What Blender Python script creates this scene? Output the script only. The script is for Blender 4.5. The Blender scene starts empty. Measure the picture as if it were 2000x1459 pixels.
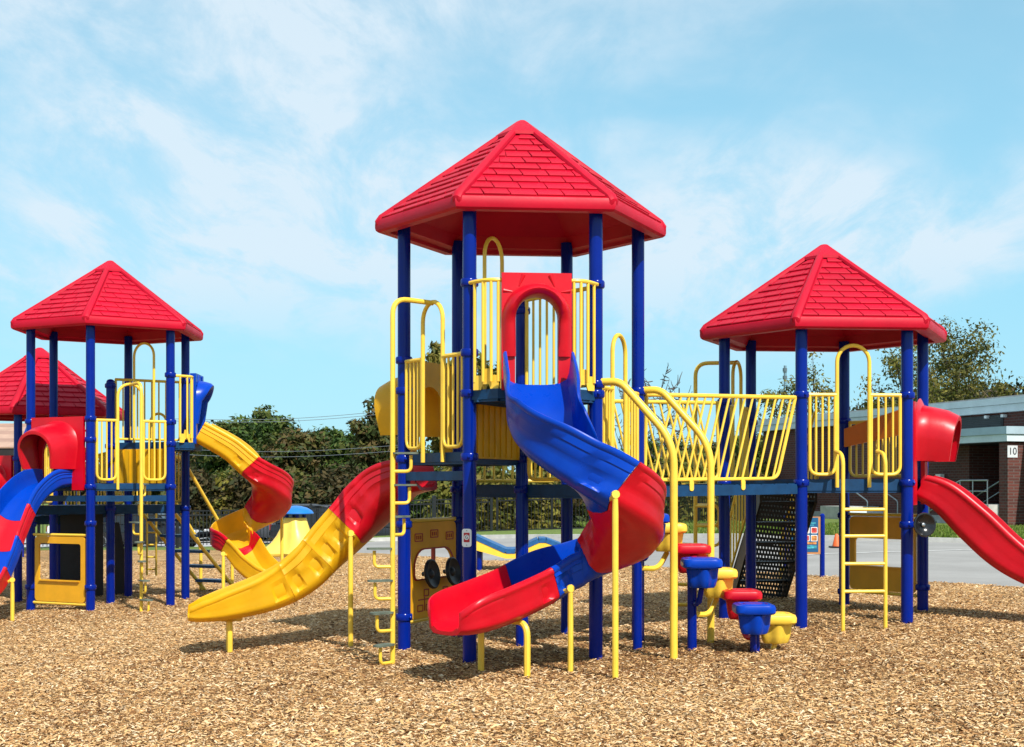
import bpy, math, random
import numpy as np
from mathutils import Vector, Matrix

R = math.radians
random.seed(7)
rng = np.random.default_rng(11)
scene = bpy.context.scene
col = scene.collection

# ------------------------------------------------------------------ camera
EYE = 1.576
F = 2667.0
HOR = 951.0
cam = bpy.data.cameras.new('camera')
cam_ob = bpy.data.objects.new('camera', cam)
col.objects.link(cam_ob)
cam_ob.location = (0, 0, EYE)
cam_ob.rotation_euler = (R(90), 0, 0)
cam.sensor_fit = 'HORIZONTAL'
cam.sensor_width = 36
cam.lens = F * 36 / 2000
cam.shift_y = (HOR - 729.5) / 2000
cam.clip_end = 3000
scene.camera = cam_ob

# ------------------------------------------------------------------ world, sun
SUN_EL, SUN_AZ = R(48), R(26)          # azimuth: to the right of straight behind the camera
world = bpy.data.worlds.new('World')
scene.world = world
world.use_nodes = True
wn, wl = world.node_tree.nodes, world.node_tree.links
wn.clear()


def node(tree, kind, **kw):
    n = tree.nodes.new(kind)
    for k, v in kw.items():
        if k.startswith('i_'):
            key = k[2:]
            n.inputs[int(key) if key.isdigit() else key.replace('_', ' ')].default_value = v
        else:
            setattr(n, k, v)
    return n


wt = world.node_tree
sky = node(wt, 'ShaderNodeTexSky', sky_type='NISHITA', sun_disc=False, sun_elevation=SUN_EL,
           sun_rotation=math.pi - SUN_AZ, air_density=1.0, dust_density=0.6, ozone_density=1.6)
tc = node(wt, 'ShaderNodeTexCoord')
sep = node(wt, 'ShaderNodeSeparateXYZ')
wl.new(tc.outputs['Generated'], sep.inputs[0])
zmax = node(wt, 'ShaderNodeMath', operation='MAXIMUM', i_1=0.0)
wl.new(sep.outputs[2], zmax.inputs[0])
zadd = node(wt, 'ShaderNodeMath', operation='ADD', i_1=0.16)
wl.new(zmax.outputs[0], zadd.inputs[0])
dx = node(wt, 'ShaderNodeMath', operation='DIVIDE')
dy = node(wt, 'ShaderNodeMath', operation='DIVIDE')
wl.new(sep.outputs[0], dx.inputs[0]); wl.new(zadd.outputs[0], dx.inputs[1])
wl.new(sep.outputs[1], dy.inputs[0]); wl.new(zadd.outputs[0], dy.inputs[1])
comb = node(wt, 'ShaderNodeCombineXYZ')
wl.new(dx.outputs[0], comb.inputs[0]); wl.new(dy.outputs[0], comb.inputs[1])


def cloud_layer(scale, rot, stretch, detail, rough, lo, hi, loc):
    mp = node(wt, 'ShaderNodeMapping')
    mp.inputs['Rotation'].default_value = (0, 0, rot)
    mp.inputs['Scale'].default_value = stretch
    mp.inputs['Location'].default_value = loc
    wl.new(comb.outputs[0], mp.inputs[0])
    nz = node(wt, 'ShaderNodeTexNoise', i_Scale=scale, i_Detail=detail, i_Roughness=rough, i_Distortion=0.35)
    wl.new(mp.outputs[0], nz.inputs['Vector'])
    mr = node(wt, 'ShaderNodeMapRange', interpolation_type='SMOOTHSTEP')
    mr.inputs['From Min'].default_value = lo
    mr.inputs['From Max'].default_value = hi
    wl.new(nz.outputs[0], mr.inputs[0])
    return mr.outputs[0]


c1 = cloud_layer(0.80, R(35), (1.0, 0.6, 1), 7, 0.52, 0.36, 0.56, (3.1, 1.7, 0))
c2 = cloud_layer(4.2, R(-30), (1.0, 0.42, 1), 8, 0.64, 0.34, 0.66, (0.4, 6.0, 0))
cm = node(wt, 'ShaderNodeMath', operation='MULTIPLY')
wl.new(c1, cm.inputs[0]); wl.new(c2, cm.inputs[1])
ca = node(wt, 'ShaderNodeMath', operation='MULTIPLY_ADD', i_1=0.22)
wl.new(c1, ca.inputs[0]); wl.new(cm.outputs[0], ca.inputs[2])
cl = node(wt, 'ShaderNodeMath', operation='MINIMUM', i_1=0.88)
wl.new(ca.outputs[0], cl.inputs[0])
tint = node(wt, 'ShaderNodeMix', data_type='RGBA', blend_type='MULTIPLY')
tint.inputs['Factor'].default_value = 1.0
wl.new(sky.outputs[0], tint.inputs[6])
tint.inputs[7].default_value = (1.3, 1.5, 1.25, 1)
low = node(wt, 'ShaderNodeMapRange', interpolation_type='SMOOTHSTEP')
low.inputs['From Min'].default_value = 0.0
low.inputs['From Max'].default_value = 0.75
low.inputs['To Min'].default_value = 0.80
low.inputs['To Max'].default_value = 0.0
wl.new(zmax.outputs[0], low.inputs[0])
air = node(wt, 'ShaderNodeMix', data_type='RGBA')
wl.new(low.outputs[0], air.inputs['Factor'])
wl.new(tint.outputs[2], air.inputs[6])
air.inputs[7].default_value = (2.55, 5.65, 7.7, 1)
hor = node(wt, 'ShaderNodeMapRange', interpolation_type='SMOOTHSTEP')
hor.inputs['From Min'].default_value = 0.06
hor.inputs['From Max'].default_value = 0.17
wl.new(zmax.outputs[0], hor.inputs[0])
clh = node(wt, 'ShaderNodeMath', operation='MULTIPLY')
wl.new(cl.outputs[0], clh.inputs[0])
wl.new(hor.outputs[0], clh.inputs[1])
cmix = node(wt, 'ShaderNodeMix', data_type='RGBA')
wl.new(clh.outputs[0], cmix.inputs['Factor'])
wl.new(air.outputs[2], cmix.inputs[6])
cmix.inputs[7].default_value = (5.9, 6.9, 7.7, 1)
bg = node(wt, 'ShaderNodeBackground', i_Strength=0.105)
wl.new(cmix.outputs[2], bg.inputs[0])
wo = node(wt, 'ShaderNodeOutputWorld')
wl.new(bg.outputs[0], wo.inputs[0])

sun = bpy.data.lights.new('sun', 'SUN')
sun.energy = 5.0
sun.angle = R(0.53)
sun.color = (1.0, 0.95, 0.87)
sun_ob = bpy.data.objects.new('sun', sun)
col.objects.link(sun_ob)
sd = Vector((math.sin(SUN_AZ) * math.cos(SUN_EL), -math.cos(SUN_AZ) * math.cos(SUN_EL), math.sin(SUN_EL)))
sun_ob.rotation_euler = sd.to_track_quat('Z', 'Y').to_euler()
sun_ob.location = (8, -10, 20)

scene.view_settings.view_transform = 'Standard'
scene.view_settings.look = 'None'
scene.view_settings.gamma = 1
scene.view_settings.exposure = 0.28
scene.cycles.max_bounces = 6
scene.cycles.diffuse_bounces = 2
scene.cycles.use_denoising = True

# ------------------------------------------------------------------ materials
MATS = {}


def mat(name, color, rough=0.4, var=0.08, vscale=6.0, bump=0.0, bscale=60.0, metal=0.0, dirt=0.0, spec=0.5,
        dirtcol=(0.25, 0.17, 0.09), trans=0.0):
    """a coloured surface with gentle tone variation, faint relief and (dirt) dusty patches"""
    if name in MATS:
        return MATS[name]
    m = bpy.data.materials.new(name)
    m.use_nodes = True
    t = m.node_tree
    b = t.nodes['Principled BSDF']
    b.inputs['Roughness'].default_value = rough
    b.inputs['Metallic'].default_value = metal
    b.inputs['Specular IOR Level'].default_value = spec
    c = node(t, 'ShaderNodeTexCoord')
    nz = node(t, 'ShaderNodeTexNoise', i_Scale=vscale, i_Detail=5, i_Roughness=0.6)
    t.links.new(c.outputs['Object'], nz.inputs['Vector'])
    rp = node(t, 'ShaderNodeValToRGB')
    lo = [max(0, x * (1 - var * 2)) for x in color]
    hi = [min(1, x * (1 + var * 2)) for x in color]
    rp.color_ramp.elements[0].position = 0.3
    rp.color_ramp.elements[1].position = 0.7
    rp.color_ramp.elements[0].color = (*lo, 1)
    rp.color_ramp.elements[1].color = (*hi, 1)
    t.links.new(nz.outputs[0], rp.inputs[0])
    out = rp.outputs[0]
    if dirt > 0:
        n2 = node(t, 'ShaderNodeTexNoise', i_Scale=vscale * 2.3, i_Detail=8, i_Roughness=0.7)
        t.links.new(c.outputs['Object'], n2.inputs['Vector'])
        mr = node(t, 'ShaderNodeMapRange')
        mr.inputs['From Min'].default_value = 0.52
        mr.inputs['From Max'].default_value = 0.78
        mr.inputs['To Max'].default_value = dirt
        t.links.new(n2.outputs[0], mr.inputs[0])
        mx = node(t, 'ShaderNodeMix', data_type='RGBA')
        t.links.new(mr.outputs[0], mx.inputs['Factor'])
        t.links.new(out, mx.inputs[6])
        mx.inputs[7].default_value = (*dirtcol, 1)
        out = mx.outputs[2]
        rr = node(t, 'ShaderNodeMapRange')
        rr.inputs['To Min'].default_value = max(0.05, rough - 0.08)
        rr.inputs['To Max'].default_value = min(1, rough + 0.2)
        t.links.new(n2.outputs[0], rr.inputs[0])
        t.links.new(rr.outputs[0], b.inputs['Roughness'])
    t.links.new(out, b.inputs['Base Color'])
    if trans > 0:
        tl = node(t, 'ShaderNodeBsdfTranslucent')
        t.links.new(out, tl.inputs['Color'])
        ms = node(t, 'ShaderNodeMixShader', i_0=trans)
        t.links.new(b.outputs[0], ms.inputs[1])
        t.links.new(tl.outputs[0], ms.inputs[2])
        t.links.new(ms.outputs[0], t.nodes['Material Output'].inputs[0])
    if bump > 0:
        n3 = node(t, 'ShaderNodeTexNoise', i_Scale=bscale, i_Detail=4)
        t.links.new(c.outputs['Object'], n3.inputs['Vector'])
        bp = node(t, 'ShaderNodeBump', i_Strength=bump, i_Distance=0.02)
        t.links.new(n3.outputs[0], bp.inputs['Height'])
        t.links.new(bp.outputs[0], b.inputs['Normal'])
    MATS[name] = m
    return m


RED = mat('red_plastic', (0.53, 0.001, 0.012), 0.30, 0.07, 2.5, 0.03, 25, spec=0.38, dirt=0.12, dirtcol=(0.44, 0.022, 0.024))
ROOF = mat('red_roof_plastic', (0.47, 0.001, 0.020), 0.45, 0.08, 1.6, 0.05, 30, spec=0.25, dirt=0.22, dirtcol=(0.36, 0.010, 0.024))
BLUEP = mat('blue_plastic', (0.0001, 0.042, 0.39), 0.24, 0.06, 2.5, 0.03, 25, spec=0.20, dirt=0.12, dirtcol=(0.01, 0.09, 0.36))
POST = mat('blue_powder_coat', (0.0001, 0.0135, 0.215), 0.20, 0.06, 3.0, 0.02, 90, spec=0.22)
YEL = mat('yellow_plastic', (0.88, 0.50, 0.008), 0.36, 0.06, 2.5, 0.04, 25, dirt=0.10, dirtcol=(0.66, 0.35, 0.03), trans=0.33)
BAR = mat('yellow_powder_coat', (0.86, 0.56, 0.055), 0.34, 0.05, 4.0, 0.02, 90, dirt=0.06, dirtcol=(0.62, 0.40, 0.06))
ORG = mat('orange_yellow_panel', (0.84, 0.42, 0.012), 0.4, 0.06, 2.5, 0.03, 25, dirt=0.10, dirtcol=(0.65, 0.3, 0.02), trans=0.15)
ORANGE = mat('orange_plastic', (0.90, 0.26, 0.006), 0.4, 0.06, 2.5, 0.03, 25, trans=0.35)
DECK = mat('navy_coated_deck', (0.003, 0.040, 0.115), 0.5, 0.12, 9.0, 0.08, 150, spec=0.3)
BLACK = mat('black_rubber', (0.006, 0.006, 0.008), 0.45, 0.2, 8.0, 0.05, 80)
TREAD = mat('grey_green_tread', (0.10, 0.13, 0.10), 0.7, 0.15, 12.0, 0.15, 120, dirt=0.3)
WHITE = mat('white_enamel', (0.80, 0.80, 0.80), 0.35, 0.03, 5.0)
REDPRINT = mat('red_print', (0.42, 0.03, 0.01), 0.45, 0.05, 5.0)
STEEL = mat('galvanised_steel', (0.45, 0.46, 0.47), 0.35, 0.08, 10.0, metal=1.0)
BLUESTEP = mat('blue_coated_tread', (0.004, 0.07, 0.19), 0.45, 0.1, 9.0, 0.1, 120)

# ------------------------------------------------------------------ mesh helpers


def V3(*a):
    return Vector(a)


def gz(x, y=0.0):
    """height of the gently sloping mulch"""
    return 0.03 * max(-7.5, min(6.5, x))


def at(u, v, y):
    """world point seen at photo pixel (u, v) at distance y"""
    return Vector(((u - 1000) / F * y, y, EYE - (v - HOR) / F * y))


def root_loc(ob):
    l = Vector((0, 0, 0))
    while ob is not None:
        l += ob.location
        ob = ob.parent
    return l


class MB:
    def __init__(self):
        self.v, self.f = [], []

    def add(self, vs, fs):
        n = len(self.v)
        self.v.extend([tuple(p) for p in vs])
        self.f.extend([tuple(i + n for i in q) for q in fs])
        return self

    def box(self, c, s, ax=None, ay=None, az=None):
        ax = Vector(ax) if ax is not None else V3(1, 0, 0)
        ay = Vector(ay) if ay is not None else V3(0, 1, 0)
        az = Vector(az) if az is not None else ax.cross(ay)
        c = Vector(c)
        vs = [c + ax * (s[0] / 2 * i) + ay * (s[1] / 2 * j) + az * (s[2] / 2 * k)
              for k in (-1, 1) for j in (-1, 1) for i in (-1, 1)]
        return self.add(vs, [(0, 2, 3, 1), (4, 5, 7, 6), (0, 1, 5, 4), (2, 6, 7, 3), (0, 4, 6, 2), (1, 3, 7, 5)])

    def tube(self, pts, r, n=8, cap=True):
        pts = [Vector(p) for p in pts]
        rs = r if isinstance(r, (list, tuple)) else [r] * len(pts)
        t0 = (pts[1] - pts[0]).normalized()
        ref = V3(0, 0, 1) if abs(t0.z) < 0.9 else V3(1, 0, 0)
        u = t0.cross(ref).normalized()
        vs, m = [], len(pts)
        for i, p in enumerate(pts):
            if i == 0:
                t = t0
            elif i == m - 1:
                t = (pts[i] - pts[i - 1]).normalized()
            else:
                t = ((pts[i] - pts[i - 1]).normalized() + (pts[i + 1] - pts[i]).normalized())
                t = t.normalized() if t.length > 1e-6 else (pts[i] - pts[i - 1]).normalized()
            u = (u - t * u.dot(t))
            u = u.normalized() if u.length > 1e-6 else t.orthogonal().normalized()
            w = t.cross(u)
            for k in range(n):
                a = 2 * math.pi * k / n
                vs.append(p + (u * math.cos(a) + w * math.sin(a)) * rs[i])
        fs = []
        for i in range(m - 1):
            for k in range(n):
                fs.append((i * n + k, i * n + (k + 1) % n, (i + 1) * n + (k + 1) % n, (i + 1) * n + k))
        if cap:
            fs.append(tuple(reversed(range(n))))
            fs.append(tuple((m - 1) * n + k for k in range(n)))
        return self.add(vs, fs)

    def lathe(self, prof, c=(0, 0, 0), n=16, az=None, mod=None):
        """prof: (radius, height) pairs; axis az"""
        az = Vector(az).normalized() if az is not None else V3(0, 0, 1)
        ax = az.orthogonal().normalized() if abs(az.z) < 0.999 else V3(1, 0, 0)
        ay = az.cross(ax)
        c = Vector(c)
        vs = []
        for (r, h) in prof:
            for k in range(n):
                a = 2 * math.pi * k / n
                rr = r * (mod(a, h) if mod else 1)
                vs.append(c + ax * (rr * math.cos(a)) + ay * (rr * math.sin(a)) + az * h)
        fs = []
        for i in range(len(prof) - 1):
            for k in range(n):
                fs.append((i * n + k, i * n + (k + 1) % n, (i + 1) * n + (k + 1) % n, (i + 1) * n + k))
        fs.append(tuple(reversed(range(n))))
        fs.append(tuple((len(prof) - 1) * n + k for k in range(n)))
        return self.add(vs, fs)

    def prism(self, poly, o, ax, ay, an, t):
        """poly in (ax, ay) at o, extruded by t along an"""
        o, ax, ay, an = Vector(o), Vector(ax), Vector(ay), Vector(an)
        n = len(poly)
        a = [o + ax * p[0] + ay * p[1] for p in poly]
        b = [p + an * t for p in a]
        fs = [tuple(range(n)), tuple(n + i for i in reversed(range(n)))]
        fs += [(i, n + i, n + (i + 1) % n, (i + 1) % n) for i in range(n)]
        return self.add(a + b, fs)

    def build(self, name, m, parent=None, smooth=35, loc=None, fix=True):
        off = root_loc(parent) if parent is not None else Vector((0, 0, 0))
        if loc is not None:
            off = off + Vector(loc)
        me = bpy.data.meshes.new(name)
        me.from_pydata([(p[0] - off.x, p[1] - off.y, p[2] - off.z) for p in self.v], [], self.f)
        finish_mesh(me, m, smooth, fix)
        ob = bpy.data.objects.new(name, me)
        col.objects.link(ob)
        ob.parent = parent
        if loc is not None:
            ob.location = loc
        return ob


def finish_mesh(me, m, smooth=35, fix=True):
    if m:
        me.materials.append(m)
    me.update()
    if fix:
        import bmesh
        bm = bmesh.new()
        bm.from_mesh(me)
        bmesh.ops.recalc_face_normals(bm, faces=bm.faces)
        bm.to_mesh(me)
        bm.free()
    if smooth:
        me.shade_smooth()
        me.set_sharp_from_angle(angle=R(smooth))


def np_mesh(name, verts, quads, m, parent=None, colors=None, smooth=False):
    """fast mesh from numpy arrays (quads)"""
    off = np.array(root_loc(parent)) if parent is not None else np.zeros(3)
    me = bpy.data.meshes.new(name)
    nv, nq = len(verts), len(quads)
    me.vertices.add(nv)
    me.vertices.foreach_set('co', (verts - off).astype(np.float32).ravel())
    me.loops.add(nq * 4)
    me.loops.foreach_set('vertex_index', quads.astype(np.int32).ravel())
    me.polygons.add(nq)
    me.polygons.foreach_set('loop_start', np.arange(0, nq * 4, 4, dtype=np.int32))
    if colors is not None:
        a = me.color_attributes.new('tone', 'FLOAT_COLOR', 'POINT')
        a.data.foreach_set('color', colors.astype(np.float32).ravel())
    me.materials.append(m)
    me.update(calc_edges=True)
    ob = bpy.data.objects.new(name, me)
    col.objects.link(ob)
    ob.parent = parent
    return ob


_CYL = {}


def bar(name, p0, p1, r, m, parent, n=8):
    """a straight round bar that shares one unit cylinder per material"""
    key = (m.name, n)
    if key not in _CYL:
        b = MB().tube([(0, 0, 0), (0, 0, 1)], 1.0, n)
        me = bpy.data.meshes.new('bar')
        me.from_pydata(b.v, [], b.f)
        finish_mesh(me, m)
        _CYL[key] = me
    p0, p1 = Vector(p0), Vector(p1)
    d = p1 - p0
    ob = bpy.data.objects.new(name, _CYL[key])
    col.objects.link(ob)
    ob.parent = parent
    mt = Matrix.Translation(p0 - root_loc(parent)) @ d.to_track_quat('Z', 'Y').to_matrix().to_4x4() @ Matrix.Diagonal((r, r, d.length, 1))
    ob.matrix_local = mt
    return ob


def share(name, me, mtx, parent):
    ob = bpy.data.objects.new(name, me)
    col.objects.link(ob)
    ob.parent = parent
    ob.matrix_local = Matrix.Translation(-root_loc(parent)) @ mtx
    return ob


def fillet(pts, rad, seg=6):
    """round the corners of a polyline"""
    pts = [Vector(p) for p in pts]
    out = [pts[0]]
    for i in range(1, len(pts) - 1):
        a, b, c = pts[i - 1], pts[i], pts[i + 1]
        d1, d2 = (a - b), (c - b)
        r = min(rad, d1.length * 0.49, d2.length * 0.49)
        p, q = b + d1.normalized() * r, b + d2.normalized() * r
        for k in range(seg + 1):
            s = k / seg
            out.append(p * (1 - s) ** 2 + b * (2 * s * (1 - s)) + q * s * s)
    out.append(pts[-1])
    return out


def empty(name, loc, label=None, cat=None, group=None, parent=None):
    o = bpy.data.objects.new(name, None)
    col.objects.link(o)
    o.empty_display_size = 0.2
    o.parent = parent
    o.location = Vector(loc) - (root_loc(parent) if parent is not None else Vector((0, 0, 0)))
    tag(o, label, cat, group)
    return o


def tag(o, label=None, cat=None, group=None, kind=None):
    if label:
        o['label'] = label
    if cat:
        o['category'] = cat
    if group:
        o['group'] = group
    if kind:
        o['kind'] = kind
    return o


def rounded(w, h, r, n=5, x0=0.0, y0=0.0):
    """rounded rectangle outline centred at x0, y0"""
    pts = []
    for (sx, sy, a0) in ((1, 1, 0), (-1, 1, 90), (-1, -1, 180), (1, -1, 270)):
        for k in range(n + 1):
            a = R(a0 + 90 * k / n)
            pts.append((x0 + sx * (w / 2 - r) + r * math.cos(a), y0 + sy * (h / 2 - r) + r * math.sin(a)))
    return pts


UP = V3(0, 0, 1)
HEXR = 1.165
ROOFR = 1.45


class Hex:
    def __init__(self, c, th, shift=0):
        self.c, self.th, self.shift = Vector((c[0], c[1], 0)), th, shift

    def v(self, k, r=HEXR):
        a = R(-120 + 60 * (k + self.shift)) + self.th
        return self.c + Vector((math.cos(a), math.sin(a), 0)) * r

    def edge(self, k):
        """mid point, outward normal, direction left of a rider going out, length; between vertex k and k+1"""
        a, b = self.v(k), self.v(k + 1)
        m = (a + b) / 2
        o = (m - self.c).normalized()
        l = UP.cross(o)
        return m, o, l, (b - a).length


# ------------------------------------------------------------------ play structure pieces
_RING = {}


def ring_mesh():
    if 'r' not in _RING:
        b = MB().lathe([(0.060, -0.034), (0.076, -0.034), (0.083, -0.022), (0.083, 0.022), (0.076, 0.034), (0.060, 0.034)], n=18)
        b.lathe([(0.014, 0), (0.014, 0.014), (0.008, 0.02)], c=(0.03, -0.076, 0), n=8, az=(0.37, -0.93, 0))
        me = bpy.data.meshes.new('clamp_ring')
        me.from_pydata(b.v, [], b.f)
        finish_mesh(me, POST)
        _RING['r'] = me
    return _RING['r']


def post(thing, p, ztop, rings=(), cap=False, r=0.0635):
    zb = gz(p.x) - 0.15
    if cap:
        prof = [(r, zb), (r, ztop - 0.06), (r * 0.93, ztop - 0.03), (r * 0.7, ztop - 0.01), (r * 0.3, ztop)]
    else:
        prof = [(r, zb), (r, ztop)]
    ob = MB().lathe(prof, c=(p.x, p.y, 0), n=20).build('post', POST, thing)
    for z in rings:
        share('clamp_ring', ring_mesh(), Matrix.Translation((p.x, p.y, z)) @ Matrix.Rotation(random.uniform(-0.5, 0.5), 4, 'Z'), ob)
    return ob


def roof(thing, hx, z0, z1, vis, label):
    """moulded six-sided roof: body, hips, peak cap and every shingle"""
    rr = ROOFR

    def ringpts(r, z):
        return [hx.v(k, r) + UP * z for k in range(6)]
    prof = [(0.04, z1 - 0.16), (rr * 0.80, z0 + 0.17), (rr * 0.83, z0 + 0.05), (rr * 0.90, z0 + 0.03), (rr * 0.905, z0), (rr - 0.035, z0), (rr - 0.008, z0 + 0.018), (rr, z0 + 0.045),
            (rr, z0 + 0.085), (rr - 0.012, z0 + 0.118), (rr - 0.045, z0 + 0.135), (0.05, z1 - 0.05)]
    b = MB()
    vs = []
    for (r, z) in prof:
        vs += ringpts(r, z)
    fs = []
    for i in range(len(prof) - 1):
        for k in range(6):
            fs.append((i * 6 + k, i * 6 + (k + 1) % 6, (i + 1) * 6 + (k + 1) % 6, (i + 1) * 6 + k))
    fs.append(tuple(reversed(range(6))))
    fs.append(tuple((len(prof) - 1) * 6 + k for k in range(6)))
    b.add(vs, fs)
    # lower rim of the underside: a raised inner frame
    body = b.build('roof', ROOF, thing, smooth=32)
    body['label'] = label
    # hips
    for k in range(6):
        lo, hi = hx.v(k, rr + 0.012) + UP * (z0 + 0.095), hx.c + (hx.v(k, 1.0) - hx.c) * 0.05 + UP * (z1 - 0.03)
        d = (hi - lo).normalized()
        s = d.cross(UP).normalized()
        n = s.cross(d)
        m = MB()
        sec = [(-0.062, -0.03), (-0.055, 0.012), (-0.03, 0.032), (0.0, 0.037), (0.03, 0.032), (0.055, 0.012), (0.062, -0.03)]
        sts = [(0.0, 0.55, -0.05), (0.012, 0.8, -0.02), (0.05, 0.92, 0), (0.5, 0.74, 0.003), (1.0, 0.60, 0.006)]
        L = (hi - lo).length
        vv = []
        for (t, w, dz) in sts:
            for (a, c_) in sec:
                vv.append(lo + d * (t * L) + s * (a * w) + n * (c_ * w + dz))
        q = len(sec)
        ff = [(i * q + j, i * q + j + 1, (i + 1) * q + j + 1, (i + 1) * q + j) for i in range(len(sts) - 1) for j in range(q - 1)]
        ff += [tuple(range(q)), tuple((len(sts) - 1) * q + j for j in reversed(range(q)))]
        m.add(vv, ff).build('ridge', ROOF, body, smooth=40)
    # peak
    m = MB()
    ppf = [(0.265, z1 - 0.172), (0.262, z1 - 0.140), (0.05, z1 + 0.008), (0.03, z1 + 0.016)]
    vv = []
    for (r, z) in ppf:
        vv += ringpts(r, z)
    ff = [(i * 6 + k, i * 6 + (k + 1) % 6, (i + 1) * 6 + (k + 1) % 6, (i + 1) * 6 + k) for i in range(3) for k in range(6)]
    ff += [tuple(reversed(range(6))), tuple(18 + k for k in range(6))]
    m.add(vv, ff).build('peak_cap', ROOF, body, smooth=25)
    # shingles
    far = MB()
    rows = 10
    for k in range(6):
        a0, a1 = hx.v(k, rr - 0.045) + UP * (z0 + 0.135), hx.v(k + 1, rr - 0.045) + UP * (z0 + 0.135)
        ap = hx.c + UP * (z1 - 0.01)
        mid = (a0 + a1) / 2
        sx = (a1 - a0).normalized()
        sy = (ap - mid).normalized()
        sn = sx.cross(sy).normalized()
        H = (ap - mid).length
        W = (a1 - a0).length / 2

        def half(y):
            return max(0.0, W * (1 - y / H) - 0.075)
        for i in range(rows):
            y0, y1 = H * 0.845 * i / rows - 0.012, H * 0.845 * (i + 1) / rows + 0.004
            pitch = 0.243
            off = (0.0, 0.42, 0.16, 0.58, 0.30, 0.76, 0.05, 0.5, 0.22, 0.66)[i] * pitch
            j0 = int(-W / pitch) - 2
            for j in range(j0, -j0 + 2):
                xa, xb = j * pitch + off + 0.006, (j + 1) * pitch + off - 0.006
                la, lb = max(xa + 0.016, -half(y0)), min(xb + 0.016, half(y0))
                ta, tb = max(xa - 0.012, -half(y1)), min(xb - 0.012, half(y1))
                if lb - la < 0.03:
                    continue
                if tb < ta:
                    ta = tb = min(max((ta + tb) / 2, -half(y1)), half(y1))
                lift = 0.020 + random.uniform(-0.003, 0.004)
                P = lambda x, y, h: mid + sx * x + sy * y + sn * h
                vs = [P(la, y0, 0.0), P(lb, y0, 0.0), P(la, y0 + 0.002, lift - 0.003), P(lb, y0 + 0.002, lift - 0.003),
                      P(la, y0 + 0.012, lift), P(lb, y0 + 0.012, lift), P(tb, y1, 0.002), P(ta, y1, 0.002)]
                fs = [(0, 1, 3, 2), (2, 3, 5, 4), (4, 5, 6, 7), (0, 2, 4, 7), (1, 6, 5, 3)]
                if k in vis:
                    MB().add(vs, fs).build('shingle', ROOF, body, smooth=None, fix=False)
                else:
                    far.add(vs, fs)
    tag(far.build('shingles', ROOF, body, smooth=None, fix=False), kind='stuff')
    return body


def deck(thing, pts, z, t=0.10, name='deck'):
    c = sum(pts, Vector((0, 0, 0))) / len(pts)
    q = [c + (p - c) * 0.97 for p in pts]
    b = MB().prism([(p.x, p.y) for p in q], (0, 0, z - t), (1, 0, 0), (0, 1, 0), (0, 0, 1), t)
    # folded lower flange
    for i in range(len(q)):
        a, e = q[i], q[(i + 1) % len(q)]
        d = (e - a).normalized()
        n = (c - a) - d * (c - a).dot(d)
        n.normalize()
        b.box((a + e) / 2 + UP * (z - t - 0.012) + n * 0.035, ((e - a).length * 0.93, 0.05, 0.02), d, n)
    return b.build(name, DECK, thing, smooth=None)


def rail_panel(thing, a, b, z0, z1, n, r=0.019, rb=0.0125, corner=0.10, round_a=True, round_b=False, label=None, tabs=True):
    """guardrail: a bent tube frame with upright bars; a, b in plan"""
    a, b = Vector(a), Vector(b)
    d = (b - a).normalized()
    pts = [a + UP * z1, a + UP * z0, b + UP * z0, b + UP * z1]
    m = MB()
    m.tube(fillet([a + UP * z1, a + UP * z0, b + UP * z0, b + UP * z1], corner if (round_a or round_b) else 0.02), r, 8)
    m.tube([a + UP * z1 - d * 0.01, b + UP * z1 + d * 0.01], r * 1.1, 8)
    g = m.build('guardrail', BAR, thing)
    for i in range(n):
        p = a + (b - a) * ((i + 1) / (n + 1))
        bar('bar', p + UP * z0, p + UP * z1, rb, BAR, g)
    if label:
        g['label'] = label
    return g


def entry(thing, hx, k, zd, ztop=0.90, nl=3, legs=(0.33, 0.635)):
    """open entrance: a hoop between two short guardrails"""
    a, b = hx.v(k), hx.v(k + 1)
    d = (b - a).normalized()
    L = (b - a).length
    m, o, l, _ = hx.edge(k)
    sh = o * 0.02
    pa, pb = a + d * (legs[0] * L) + sh, a + d * (legs[1] * L) + sh
    rail_panel(thing, a + d * 0.085 + sh, pa - d * 0.02, zd + 0.05, zd + ztop, nl)
    rail_panel(thing, pb + d * 0.02, b - d * 0.085 + sh, zd + 0.05, zd + ztop, nl)
    top = zd + 1.43
    w = (pb - pa).length
    pts = [pa + UP * (zd - 0.09), pa + UP * (top - w / 2)]
    for i in range(1, 12):
        an = math.pi * i / 12
        pts.append((pa + pb) / 2 - d * (math.cos(an) * w / 2) + UP * (top - w / 2 + math.sin(an) * w / 2))
    pts += [pb + UP * (top - w / 2), pb + UP * (zd - 0.09)]
    MB().tube(pts, 0.021, 10).build('entry_hoop', BAR, thing)
    return pa, pb, top


def hoop(thing, a, b, t0, t1, zd):
    d = b - a
    pa, pb = a + d * t0, a + d * t1
    w = (pb - pa).length
    e = d.normalized()
    top = zd + 1.47
    pts = [pa + UP * zd, pa + UP * (top - w / 2)]
    for i in range(1, 12):
        an = math.pi * i / 12
        pts.append((pa + pb) / 2 - e * (math.cos(an) * w / 2) + UP * (top - w / 2 + math.sin(an) * w / 2))
    pts += [pb + UP * (top - w / 2), pb + UP * zd]
    MB().tube(pts, 0.019, 10).build('entry_hoop', BAR, thing)


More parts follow.
